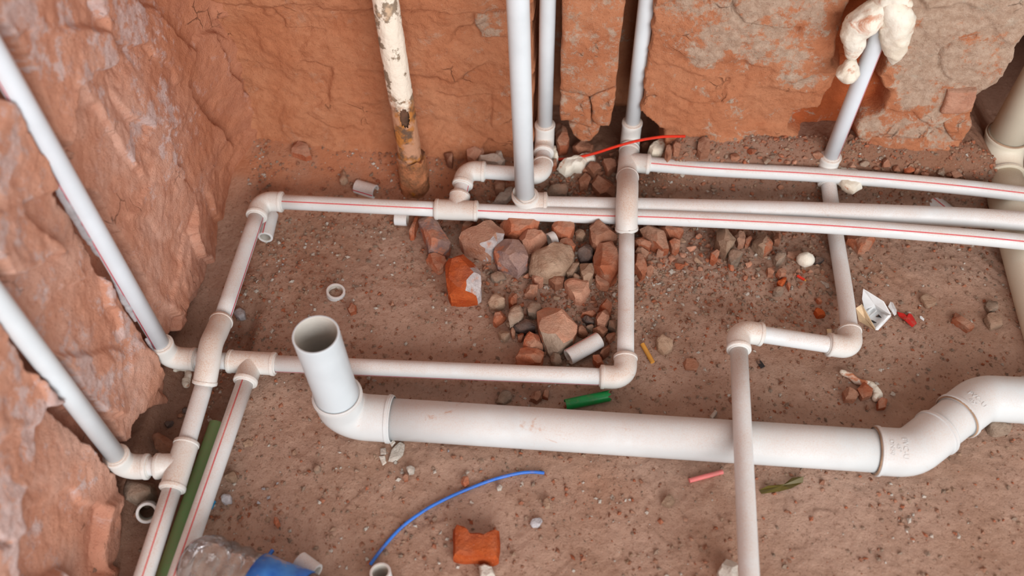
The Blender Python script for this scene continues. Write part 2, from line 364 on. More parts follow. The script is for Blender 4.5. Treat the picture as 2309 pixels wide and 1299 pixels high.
# cracks and ledges
for P, dp, wd in (([(700, 30), (760, 28), (868, 14), (925, 24), (1060, 20), (1140, 30)], .006, .0022), ([(1062, 20), (1070, 60), (1078, 97), (1140, 97)], .004, .0016),
                 ([(1645, -30), (1654, 28), (1672, 52), (1734, 62), (1793, 66)], .007, .002), ([(2190, 85), (2120, 108), (2106, 160), (2130, 185)], .005, .0018),
                 ([(2010, 250), (2060, 255), (2130, 300), (2160, 296)], .005, .002), ([(545, 15), (610, 20), (640, 70), (700, 72), (730, 75)], .005, .0018),
                 ([(985, 215), (1010, 225), (1060, 222), (1105, 225), (1112, 290)], .004, .0018), ([(690, 250), (760, 290), (800, 280)], .004, .0015),
                 ([(1510, 215), (1560, 240), (1620, 235), (1640, 180)], .004, .0016)):
    d = dline(wx, wz, wp(P)); off = off-dp*np.exp(-(d/wd)**2)
# ledge: the band above the top crack stands proud
off = off+.007*sst(.262, .270, wz)*sst(-.02, -.10, gx)
# chases, foam hole and the void on the right
raw = np.zeros(gx.shape)
def cut(P, depth, rawk=0., soft=.0022):
    global off, raw, mort
    m = sst(-soft, soft, sdpoly(wx, wz, wp(P)))
    off = off*(1-.4*m)-depth*m; mort = mort*(1-m); raw = np.maximum(raw, rawk*m)
cut([(1196, -900), (1480, -900), (1473, 0), (1452, 150), (1446, 262), (1490, 300), (1500, 330), (1460, 420), (1200, 420), (1203, 270), (1200, 100)], .115)
cut([(1935, -60), (1905, 30), (1890, 70), (1880, 125), (1893, 160), (1862, 225), (1840, 250), (1798, 262), (1785, 300), (1815, 322), (1826, 400), (1905, 400), (1928, 330), (1925, 290), (1942, 262), (1990, 250), (2003, 215), (1985, 170), (1993, 120), (2012, 60), (2003, -60)], .034, 1.0, .004)
cut([(1905, 180), (1870, 240), (1850, 340), (1850, 400), (1905, 400), (1912, 330), (1935, 235), (1960, 180), (1975, 110)], .02, .6, .006)
cut([(2420, -60), (2309, 92), (2262, 172), (2245, 192), (2212, 205), (2203, 222), (2192, 262), (2170, 325), (2160, 362), (2146, 440), (2146, 600), (2460, 620), (2520, 300), (2760, -300), (3100, -1200), (2900, -1200)], .55, 0., .003)
# foot of the wall: undercut and crumbled
foot = sst(.035, .0, gz+.012*fbm(gx*12, gz*4, 131, 3))*sst(-.06, .02, gx); off = off-.02*foot
mort = mort*(1-.7*sst(.10, .03, gz)); spots = spots*(1-.6*sst(.08, .02, gz))
P = np.stack([gx, YB-off, gz], -1)
wall_b = grid('wall_back', U, Vv, P, {'mortar': mort, 'spots': spots, 'raw': raw}, M_WB); tag(wall_b, 'rough orange clay brick wall with grey mortar crust behind the pipes', 'wall', kind='structure')

# ------------------------------------------------------------------ left wall
def lp(pts): return [(lambda p: (p[1], p[2]))(LW(a, b, XL)) for a, b in pts]
U = axis((-.5, .18, .02), (.18, .99, .0018)); Vv = axis((-.08, .52, .0018), (.52, 1.3, .02))
gy, gz = np.meshgrid(U, Vv, indexing='ij')
wy = gy+.003*fbm(gy*80, gz*80, 201, 3)+.004*fbm(gy*25, gz*25, 205, 2); wz = gz+.003*fbm(gy*80, gz*80, 211, 3)+.004*fbm(gy*25, gz*25, 215, 2)
ry = wy*.87+wz*.5; rz = -wy*.5+wz*.87
f1, e1 = facets(ry*14+.35*fbm(gy*14, gz*14, 217, 2), rz*8+.3*fbm(gy*14, gz*14, 219, 2), 241, 1.2); f2, e2 = facets(ry*40, rz*22, 243, 1)
off = .007*fbm(gy*5, gz*5, 251, 3)+blur(.0085*f1, 1)+.0010*blur(f2, 2)+.0015*fbm(gy*95, gz*95, 261, 3)
off = off+.050*sst(.82, .97, gy)**1.3
pan = np.full(gy.shape, -1.)
PA = [(620, -300), (-200, -500), (-60, -10), (0, 62), (40, 112), (62, 132), (130, 312), (150, 332), (192, 420), (228, 440), (300, 560), (345, 655), (340, 692), (385, 766), (402, 752), (415, 738), (432, 690), (455, 668), (478, 640), (497, 570), (524, 470), (540, 400), (560, 330)]
PB = [(-260, -160), (0, 218), (130, 424), (172, 482), (240, 602), (290, 690), (330, 762), (362, 830), (388, 868), (384, 915), (345, 925), (312, 935), (300, 962), (298, 990), (284, 1000), (200, 893), (105, 780), (0, 612), (-300, 200)]
PC = [(-300, 300), (0, 722), (118, 884), (236, 1040), (272, 1072), (276, 1110), (268, 1150), (272, 1190), (262, 1330), (200, 1900), (-900, 1500), (-900, 200)]
for k in (PA, PB, PC): pan = np.maximum(pan, sdpoly(wy, wz, lp(k)))
m = sst(-.002, .002, pan); off = off*(.35+.65*m)-.034*(1-m)
edge = np.exp(-(pan/.004)**2)
mort = .48*fbm(ry*13, rz*5, 271, 3)+.32*fbm(gy*40, gz*40, 275, 2)+.26+.30*f1*.5; mort = np.where(m > .5, mort, 0)
mort = mort*sst(.0, .12, gz)*sst(.95, .70, gy)+.0
spots = .35*m
off = off-.004*sst(.06, .0, gz)*m
P = np.stack([XL+off, gy, gz], -1)
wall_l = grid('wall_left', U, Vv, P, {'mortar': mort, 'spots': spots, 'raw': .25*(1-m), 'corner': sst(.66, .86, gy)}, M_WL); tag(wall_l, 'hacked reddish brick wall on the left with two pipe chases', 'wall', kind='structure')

# ------------------------------------------------------------------ swept shapes
def frames(pts, ref=None):
    pts = np.array(pts, float); t = np.gradient(pts, axis=0); t /= np.linalg.norm(t, axis=1)[:, None]
    r = np.array(ref if ref is not None else (0, 0, 1), float); r = r-t[0]*(r@t[0])
    if np.linalg.norm(r) < 1e-3: r = np.array((1., 0, 0)); r = r-t[0]*(r@t[0])
    r /= np.linalg.norm(r); out = []
    for k in range(len(pts)):
        if ref is not None and abs(unit(ref)@t[k]) < .9: r = np.array(ref, float)
        r = r-t[k]*(r@t[k]); r /= np.linalg.norm(r); out.append((t[k], r.copy(), np.cross(t[k], r)))
    return out
def sweep(pts, rad, n=28, ref=None, caps=True, lump=0., lsc=60., seed=0):
    fr = frames(pts, ref); V = []; Fc = []; uv = []
    if not hasattr(rad, '__len__'): rad = [rad]*len(pts)
    for k, (p, r) in enumerate(zip(pts, rad)):
        for j in range(n):
            a = 2*math.pi*j/n-math.pi; q = np.array(p)+r*(math.cos(a)*fr[k][1]+math.sin(a)*fr[k][2])
            if lump:
                v = Vector(q*lsc+seed*3.7); s = mnoise.noise(v)+.5*mnoise.noise(v*2.3)+.25*mnoise.noise(v*5)
                q = q+(q-np.array(p))*lump*s
            V.append(q)
    for k in range(len(pts)-1):
        for j in range(n):
            j2 = (j+1) % n; Fc.append((k*n+j, k*n+j2, (k+1)*n+j2, (k+1)*n+j))
            u0, u1 = j/n, (j+1)/n; v0, v1 = k/(len(pts)-1), (k+1)/(len(pts)-1); uv += [(u0, v0), (u1, v0), (u1, v1), (u0, v1)]
    if caps:
        Fc.append(tuple(reversed(range(n)))); uv += [(0, 0)]*n
        b = (len(pts)-1)*n; Fc.append(tuple(range(b, b+n))); uv += [(0, 0)]*n
    return V, Fc, uv
def smoothline(P, k=8):
    """Catmull-Rom through the points"""
    P = [np.array(p, float) for p in P]; Q = [2*P[0]-P[1]]+P+[2*P[-1]-P[-2]]; out = []
    for i in range(1, len(Q)-2):
        for s in range(k):
            t = s/k; a, b, c, d = Q[i-1], Q[i], Q[i+1], Q[i+2]
            out.append(.5*((2*b)+(-a+c)*t+(2*a-5*b+4*c-d)*t*t+(-a+3*b-3*c+d)*t**3))
    out.append(P[-1]); return out
def dense(a, b, k): a = np.array(a, float); b = np.array(b, float); return [a+(b-a)*i/(k-1) for i in range(k)]
def unit(v): v = np.array(v, float); return v/np.linalg.norm(v)
PR, FR, LS = .0100, .0134, .0290
SDIR = (0, -.62, .78)                       # side of the pipe that carries the red line
def pipe(par, pts, r=PR, mat=None, stripe=None, n=28, label=None):
    pts = [np.array(p, float) for p in pts]
    if len(pts) == 2: pts = dense(pts[0], pts[1], 6)
    else: pts = smoothline(pts, 10)
    V, Fc, uv = sweep(pts, r, n, stripe)
    return mk('pipe', V, Fc, mat or (M_PPRS if stripe is not None else M_PPR), par, uv)
def bead(par, c, ax, r, w=.0011):
    """the ring of melted plastic where a pipe enters its fitting"""
    ax = unit(ax); prof = [(-w, r*1.0), (-w*.6, r+w*1.3), (0, r+w*1.7), (w*.6, r+w*1.3), (w, r*1.0)]
    V, Fc, uv = sweep([np.array(c)+ax*a for a, b in prof], [b for a, b in prof], 26, caps=False); mk('weld_bead', V, Fc, M_FIT, par, uv)
def lipped(end_in, end_out, R):
    """points and radii at a fitting's mouth, from inside to outside"""
    d = unit(np.array(end_out)-np.array(end_in)); e = np.array(end_out)
    return [e-d*.0050, e-d*.0044, e-d*.0012, e-d*.0004, e], [R, R*1.055, R*1.055, R*1.0, R*.90]
def fit_path(par, name, path, R=FR, r=PR, mat=None, n=30, bd=True, lip=True):
    path = [np.array(p, float) for p in path]
    if lip:
        a, ra = lipped(path[1], path[0], R); b, rb = lipped(path[-2], path[-1], R)
        pts = a[::-1]+path[1:-1]+b; rad = ra[::-1]+[R]*(len(path)-2)+rb
    else: pts = path; rad = [R]*len(path)
    V, Fc, uv = sweep(pts, rad, n); o = mk(name, V, Fc, mat or M_FIT, par, uv, sharp=50)
    if bd:
        bead(o, path[0], path[0]-path[1], r); bead(o, path[-1], path[-1]-path[-2], r)
    return o
def elbow(par, c, d1, d2, R=FR, r=PR, ls=LS, mat=None, name='elbow', bend=1.15, bd=True, ls2=None):
    c = np.array(c, float); d1 = unit(d1); d2 = unit(d2); ls2 = ls2 or ls
    ang = math.acos(max(-1, min(1, d1@d2))); a = R*bend/math.tan(ang/2) if ang < 3.1 else 0.001
    p0 = c+d1*a; p1 = c+d2*a; mid = []
    for i in range(9):
        t = i/8; h = c                                         # rational bend through the corner
        w_ = math.sin(ang/2); den = (1-t)**2+2*w_*t*(1-t)+t*t
        mid.append(((1-t)**2*p0+2*w_*t*(1-t)*c+t*t*p1)/den)
    return fit_path(par, name, [c+d1*ls]+mid+[c+d2*ls2], R, r, mat, bd=bd)
def tee(par, c, d, db, R=FR, r=PR, ls=.0285, lb=.0285, mat=None):
    c = np.array(c, float); d = unit(d); db = unit(db)
    o = fit_path(par, 'tee', [c-d*ls, c-d*.01, c+d*.01, c+d*ls], R, r, mat)
    a, ra = lipped(c, c+db*lb, R)
    V, Fc, uv = sweep([c, c+db*.006]+a, [R*.98, R*.98]+ra, 30); b = mk('branch', V, Fc, mat or M_FIT, o, uv, sharp=50)
    bead(o, c+db*lb, db, r); return o
def gg(px, py, z): return G(px, py, z)

# ------------------------------------------------------------------ pipe run with the risers V2 and the lower wall chase
UP = np.array((0, 0, 1.))
# --- run A
TA = gg(405, 1050, .030); EA = np.array((-.462, TA[1]-.006, .030))
A = thing('water_pipe', 'white pipe run from the lower wall chase to the slim left riser', 'pipe', (TA[0], TA[1], 0))
topA = LW(-360, 190, -.462); topA = np.array((-.462, EA[1]+.002, .80))
dAx = unit(TA-EA)
pipe(A, [EA+UP*.018, topA], mat=M_PPRC)
elbow(A, EA, UP, dAx, ls2=.026)
pipe(A, [EA+dAx*.018, TA-dAx*.020], mat=M_PPR)
lowA = gg(318, 1320, .026); c0 = gg(461, 868, .033); c1 = gg(469, 822, .046); c2 = gg(476, 778, .050); c3 = gg(489, 748, .042); c4 = gg(500, 722, .035); EA2 = gg(590, 453, .036)
dA = unit(c0-lowA)
tee(A, TA, dA, -dAx, lb=.026)
lowA2 = lowA+(lowA-TA)*1.2
pipe(A, [lowA2, TA-dA*.02], stripe=(.25, -.3, .9))
pipe(A, [TA+dA*.02, c0+unit(c1-c0)*.003])
fit_path(A, 'crossover', smoothline([c0, c1, c2, c3, c4], 5))
TA2 = gg(1029, 474, .036); dB = unit(TA2-EA2)
d1 = unit(c4-EA2)
pipe(A, [c4-unit(EA2-c4)*.004, EA2+d1*.02], stripe=(.9, -.2, .1))
elbow(A, EA2, d1, dB)
pipe(A, [EA2+dB*.02, TA2-dB*.02], stripe=SDIR)
E1 = gg(1051, 384, .046); br = unit(E1-TA2)
tee(A, TA2, dB, br, lb=.026)
pipe(A, [TA2+dB*.02, gg(1339, 487, .037), gg(1509, 492, .039), gg(1855, 509, .045), gg(2150, 531, .051), gg(2309, 546, .054), gg(2480, 563, .056)], stripe=SDIR)
pipe(A, [TA2+br*.018, E1-br*.018], stripe=(.9, -.1, .4))
E2 = gg(1222, 396, .044); E3 = gg(1228, 318, .044)
elbow(A, E1, -br, E2-E1, ls=.026); pipe(A, [E1+unit(E2-E1)*.02, E2-unit(E2-E1)*.02])
elbow(A, E2, E1-E2, E3-E2, ls=.026); pipe(A, [E2+unit(E3-E2)*.018, E3-unit(E3-E2)*.018])
elbow(A, E3, E2-E3, UP, ls=.026, ls2=.032); pipe(A, [E3+UP*.02, np.array((E3[0]+.002, E3[1], .80))], mat=M_PPRC)

# --- run B
B = thing('water_pipe', 'white pipe run from the upper wall chase to the slim right riser', 'pipe', gg(1411, 852, 0))
EB0 = np.array((-.460, .5415, .025)); TB = gg(568, 818, .024); EB0[1] = (TB[1]+gg(427, 808, .024)[1])/2-.001
dTB = unit(TB-EB0); EB1 = gg(1410, 852, .026)
pipe(B, [EB0+UP*.018, np.array((-.458, EB0[1]-.006, .80))], mat=M_PPRCS, stripe=(-.25, -.97, 0))
elbow(B, EB0, UP, dTB, ls=.031, ls2=.033)
pipe(B, [EB0+dTB*.02, TB-dTB*.02])
L2e = gg(394, 1320, .026); dL2 = unit(L2e-TB)
tee(B, TB, dTB, dL2)
pipe(B, [TB+dL2*.02, TB+(L2e-TB)*1.5], stripe=(.0, -.25, .95))
dR = unit(EB1-TB)
pipe(B, [TB+dR*.02, EB1-dR*.02], stripe=(0, -.97, -.25))
X0 = gg(1413, 520, .040); dL3 = unit(X0-EB1)
elbow(B, EB1, -dR, dL3)
pipe(B, [EB1+dL3*.02, X0+dL3*.004])
X1 = gg(1413, 486, .057); X2 = gg(1414, 450, .065); X3 = gg(1415, 425, .060); X4 = gg(1415, 399, .044)
fit_path(B, 'crossover', smoothline([X0, X1, X2, X3, X4], 5), R=.0142)
TB2 = gg(1416, 366, .042); EB3 = gg(1421, 316, .044)
rp = [gg(1464, 376, .043), gg(1600, 381, .044), gg(1855, 395, .048), gg(2120, 417, .052), gg(2309, 438, .055), gg(2480, 459, .057)]
dt = unit(EB3-TB2); dbr = unit(rp[1]-TB2)
tee(B, TB2, dt, dbr, ls=.030, lb=.030)
pipe(B, [X4-dt*.004, TB2-dt*.02]); pipe(B, [TB2+dbr*.02]+rp[1:], stripe=SDIR)
pipe(B, [TB2+dt*.02, EB3-dt*.016])
elbow(B, EB3, -dt, UP, ls=.024, ls2=.034)
pipe(B, [EB3+UP*.02, np.array((EB3[0]-.001, EB3[1], .80))], mat=M_PPRC)

# --- run C, the thick riser
Cc = gg(1184, 462, .036); c_r = .0125
CT = thing('water_pipe', 'plain thicker white riser standing in front of the wall, turning right along the floor', 'pipe', (Cc[0], Cc[1], 0))
cp = [Cc+np.array((.02, 0, 0)), gg(1356, 466, .036), gg(1509, 469, .038), gg(1855, 478, .044), gg(2150, 489, .050), gg(2309, 499, .054), gg(2480, 511, .056)]
dC = unit(cp[1]-Cc)
elbow(CT, Cc, UP, dC, R=.0168, r=c_r, ls=.020, ls2=.029); pipe(CT, [Cc+UP*.01, np.array((Cc[0]-.017, Cc[1], .80))], c_r, M_PPRC)
pipe(CT, cp, c_r)
# --- run D
D0 = W(2010, 5, .895); D1 = gg(1858, 352, .045); D1[1] = min(D1[1], .905); D2 = gg(1920, 785, .030); D3 = gg(1664, 746, .052); D4 = gg(1690, 1320, .064)
DD = thing('water_pipe', 'white pipe coming out of the foamed hole, stepping left and passing over the drain', 'pipe', (D1[0], D1[1], 0))
m1 = gg(1884, 529, .014); mD = gg(1905, 660, .020)
dD = unit(m1-D1); dU = unit(D0-D1)
pipe(DD, [D1+dU*.015, D1+dU*.52], stripe=(.75, -.66, .1), mat=M_PPRCS)
elbow(DD, D1, dU, dD, ls=.024, bend=1.6)
dE = unit(mD-D2)
pipe(DD, [D1+dD*.015, m1, mD, D2+dE*.018])
d23 = unit(D3-D2)
elbow(DD, D2, dE, d23)
pipe(DD, [D2+d23*.018, D3-d23*.018])
d34 = unit(D4-D3)
elbow(DD, D3, -d23, d34)
pipe(DD, [D3+d34*.018, D4+(D4-D3)*.5])

# --- drain with the open stub
DR, DFR = .0235, .0262
e0 = gg(775, 938, .022); k1 = gg(2052, 1022, .024); k2 = gg(2212, 898, .024); k3 = gg(2500, 912, .024)
DN = thing('drain_pipe', 'thick white waste pipe on the dirt with an upright open stub', 'drain pipe', (e0[0], e0[1], 0))
dd = unit(k1-e0); dk = unit(k2-k1); dk3 = unit(k3-k2)
el = elbow(DN, e0, UP, dd, R=DFR, r=DR, ls=.046, ls2=.055, mat=M_DRAIN, bend=1.05, bd=False)
def hollow(par, name, a, b, ro, ri, mat, n=40, stripe=None, mats=None, parent_is=None):
    a = np.array(a, float); b = np.array(b, float); L = np.linalg.norm(b-a); d = (b-a)/L; e = min(.0006, (ro-ri)*.3)
    prof = [(0, ri+e), (0, ro-e), (e, ro), (L-e, ro), (L, ro-e), (L, ri+e), (L-e, ri), (L*.5, ri), (e, ri)]
    fr = frames([a, b], stripe)[0]; V = []; Fc = []; uv = []; mi = []
    for s, r in prof:
        for j in range(n):
            t = 2*math.pi*j/n-math.pi; V.append(a+d*s+r*(math.cos(t)*fr[1]+math.sin(t)*fr[2]))
    k = len(prof)
    for i in range(k):
        i2 = (i+1) % k
        for j in range(n):
            j2 = (j+1) % n; Fc.append((i*n+j, i*n+j2, i2*n+j2, i2*n+j)); inner = i >= 5
            u0, u1 = (j/n, (j+1)/n) if i in (1, 2, 3) else (0, 0); uv += [(u0, 0), (u1, 0), (u1, 1), (u0, 1)]; mi.append(1 if inner else 0)
    return mk(name, V, Fc, None, par, uv, sharp=40, mats=[mat, M_PIPEIN], midx=mi)
hollow(DN, 'stub', e0+UP*.030, e0+UP*.161+np.array((-.002, 0, 0)), .0236, .0212, M_STUB, 56)
pipe(DN, [e0+dd*.045, k1-dd*.02], DR, M_DRAIN, n=48)
def rim(par, c, ax, R, wd=.0012, mat=None):
    ax = unit(ax); V, Fc, uv = sweep([np.array(c)-ax*wd, np.array(c)-ax*wd*.4, np.array(c)+ax*wd*.6, np.array(c)+ax*wd], [R-.0012, R, R, R-.0016], 48, caps=False); mk('socket_rim', V, Fc, mat or M_DRAIN, par, uv)
rim(el, e0+dd*.055, dd, DFR+.0006); rim(el, e0+UP*.046, UP, DFR+.0004)
b1 = elbow(DN, k1, -dd, dk, R=DFR, r=DR, ls=.038, ls2=.046, mat=M_DRAIN, bend=1.5, bd=False); rim(b1, k1-dd*.038, dd, DFR+.0003, .0010, M_GRIME); rim(b1, k1+dk*.046, dk, DFR+.0004)
pipe(DN, [k1+dk*.03, k2-dk*.03], DR, M_DRAIN, n=48)
b2 = elbow(DN, k2, -dk, dk3, R=DFR, r=DR, ls=.042, ls2=.052, mat=M_DRAIN, bend=1.5, bd=False); rim(b2, k2-dk*.042, dk, DFR+.0003, .0010, M_GRIME); rim(b2, k2+dk3*.052, dk3, DFR+.0004)
pipe(DN, [k2+dk3*.03, k3], DR, M_DRAIN, n=48)
def emboss(par, txt, c, ax, px, py, size, R, rot=0):
    """raised letters wrapped on a round fitting: start point from the photo, letters run across the pipe"""
    cu = bpy.data.curves.new('t', 'FONT'); cu.body = txt; cu.size = size; cu.extrude = .0003; cu.align_x = 'CENTER'; cu.align_y = 'CENTER'; cu.resolution_u = 2
    o = bpy.data.objects.new('t', cu); me = o.to_mesh(); V = [v.co.copy() for v in me.vertices]; Fc = [tuple(p.vertices) for p in me.polygons]; o.to_mesh_clear()
    bpy.data.objects.remove(o); bpy.data.curves.remove(cu)
    ax = unit(ax); c = np.array(c); g = G(px, py, .04); s = (g-c)@ax
    view = unit(CAMP-g); n0 = view-ax*(view@ax); n0 = unit(n0*.8+np.array((0, 0, .45))); n0 = unit(n0-ax*(n0@ax)); t0 = -np.cross(n0, ax)
    out = []
    for v in V:
        a = v.x/R; rr = R+.0001+v.z
        out.append(c+ax*(s+v.y)+rr*(math.cos(a)*n0+math.sin(a)*t0))
    return mk('embossed_lettering', out, Fc, M_DRAIN, par, smooth=False)
emboss(b1, 'PVC-U', k1, dd, 2031, 990, .0082, DFR); emboss(b1, '45°', k1, dd, 2016, 990, .0066, DFR); emboss(b1, 'DN50', k1, dd, 2002, 990, .0066, DFR)
emboss(b2, 'PVC-U', k2, dk, 2192, 905, .0082, DFR); emboss(b2, '45°', k2, dk, 2182, 914, .0066, DFR); emboss(b2, 'DN50', k2, dk, 2172, 922, .0066, DFR)

# --- right hand soil pipe in the broken corner
f1 = gg(2246, 352, .034); f2 = gg(2352, 734, .010); f0 = np.array((f1[0]+.012, f1[1]+.006, .80))
FP = thing('drain_pipe', 'cream thick waste pipe rising in the dark broken corner on the right', 'drain pipe', (f1[0], f1[1], 0))
f1b = f1.copy(); du = unit(f0-f1); df = unit(f2-f1)
FRR = .0272
pipe(FP, [f1+du*.02, f0], .0245, M_CREAM, n=44); pipe(FP, [f1+df*.02, f2+df*.3], .0245, M_CREAM, n=44)
b = elbow(FP, f1, du, df, R=FRR, r=.0245, ls=.040, ls2=.036, mat=M_CREAM, bend=1.5, bd=False); rim(b, f1+du*.040, du, FRR+.0003, .0010, M_GRIME); rim(b, f1+df*.036, df, FRR+.0005)

# --- old rusty iron pipe
r0 = G(938, 436, .0); RP = thing('old_iron_pipe', 'rusty old iron pipe with flaking cream paint and a rusted through hole', 'pipe', (r0[0], r0[1], 0))
def rustube(name, z0, z1, ra, rb, mat, n=56, hole=None, lump=.05, x1=0, rag=0):
    ks = max(8, int((z1-z0)/.0016)); V = []; Fc = []
    for k in range(ks+1):
        z = z0+(z1-z0)*k/ks; r = ra+(rb-ra)*k/ks
        for j in range(n):
            t = 2*math.pi*j/n; zz = z+(rag*mnoise.noise(Vector((math.cos(t)*2, math.sin(t)*2, 3))) if k == ks else 0)
            rr = r*(1+lump*mnoise.noise(Vector((math.cos(t)*2.2, math.sin(t)*2.2, z*60)))+.5*lump*mnoise.noise(Vector((math.cos(t)*6, math.sin(t)*6, z*180))))
            V.append((r0[0]+x1*(z/.3)+rr*math.cos(t), r0[1]+rr*math.sin(t), zz))
    for k in range(ks):
        for j in range(n):
            t = 2*math.pi*(j+.5)/n; z = z0+(z1-z0)*(k+.5)/ks
            if hole:
                q = ((math.atan2(math.sin(t-hole[0]), math.cos(t-hole[0])))/hole[2])**2+((z-hole[1])/hole[3])**2
                if q < 1+.5*mnoise.noise(Vector((t*9, z*300, 1))): continue
            j2 = (j+1) % n; Fc.append((k*n+j, k*n+j2, (k+1)*n+j2, (k+1)*n+j))
    if rag: Fc.append(tuple(range(ks*n, ks*n+n)))
    return mk(name, V, Fc, mat, RP)
hz_ = W(919, 263, .857)[2]
rustube('pipe', -.01, .62, .0158, .0142, M_RUST, n=110, hole=(-1.25, hz_, .40, .0155), lump=.04, x1=-.004)
rustube('inner_wall', -.01, .62, .0105, .0105, M_INNER, lump=.08, x1=-.004)  # plain dark brown inner tube that shows through the hole
rustube('sleeve', -.012, .072, .0212, .0196, M_SLEEVE, lump=.08, rag=.010)

# ------------------------------------------------------------------ rubble
def resample(P, N):
    P = np.array(P, float); Q = np.vstack([P, P[:1]]); L = np.hypot(*np.diff(Q, axis=0).T); s = np.concatenate([[0], np.cumsum(L)]); t = np.linspace(0, s[-1], N, endpoint=False)
    return np.stack([np.interp(t, s, Q[:, 0]), np.interp(t, s, Q[:, 1])], 1)
def chunk(name, px, h, seed, mat, label, cat, group=None, N=36, rough=.10, side=None, lift=0., parent=None, planes=3, bury=.12):
    rnd = random.Random(seed)
    ctr = np.mean(np.array(px), 0); base = Gf(ctr[0], ctr[1], h*.45)
    P = np.array([G(a, b, base[2]+h*.45)[:2] for a, b in px]); P = resample(P, N); c = P.mean(0); size = np.abs(P-c).max()
    pl = [(1.0, 0, 0)]+[(rnd.uniform(.72, 1.15), rnd.uniform(-.8, .8), rnd.uniform(-.8, .8)) for _ in range(planes-1)]
    rings = [(.86, -.10), (.97, .12), (1.0, .36), (.965, .66), (.88, .90), (.66, 1.05), (.40, 1.1), (.18, 1.1)]
    V = []; Fc = []; z0 = base[2]-h*bury+lift
    def put(p, zk):
        d = (p-c)/size; top = min(a+gx_*d[0]+gy_*d[1] for a, gx_, gy_ in pl); top = max(top, .35)
        z = min(zk, top)*h if zk > .3 else zk*h
        q = Vector((p[0], p[1], z)); s = 1.6/size; k = rough*size
        v = Vector((p[0]*s+seed, p[1]*s, z*s)); dn = mnoise.noise_vector(v)*k*.7+mnoise.noise_vector(v*2.7)*k*.45+mnoise.noise_vector(v*6)*k*.2
        V.append((q.x+dn.x, q.y+dn.y, z0+q.z+(dn.z*.8 if zk > 0 else 0)))
    for s, zk in rings:
        for p in P: put(c+(p-c)*s, zk)
    put(c, 1.1); put(c, -.10)
    K = len(rings)
    for k in range(K-1):
        for j in range(N): j2 = (j+1) % N; Fc.append((k*N+j, k*N+j2, (k+1)*N+j2, (k+1)*N+j))
    for j in range(N):
        j2 = (j+1) % N; Fc.append(((K-1)*N+j, (K-1)*N+j2, K*N)); Fc.append((j2, j, K*N+1))
    mats = [mat]; mi = None
    if side:
        mats = [mat, side[1]]; mi = []; VV = np.array(V); sd = np.array(side[0], float); sd /= np.linalg.norm(sd)
        for f in Fc:
            a = VV[list(f)]; nn = np.cross(a[1]-a[0], a[2]-a[0]); nn = nn/(np.linalg.norm(nn)+1e-12); cc = (a.mean(0)[:2]-c)/size
            mi.append(1 if nn@sd > side[2] and (len(side) < 4 or cc@sd[:2] > side[3]) else 0)
    o = mk(name, V, Fc, mat, parent, sharp=32, origin=(c[0], c[1], z0), mats=mats, midx=mi)
    return tag(o, label, cat, group)
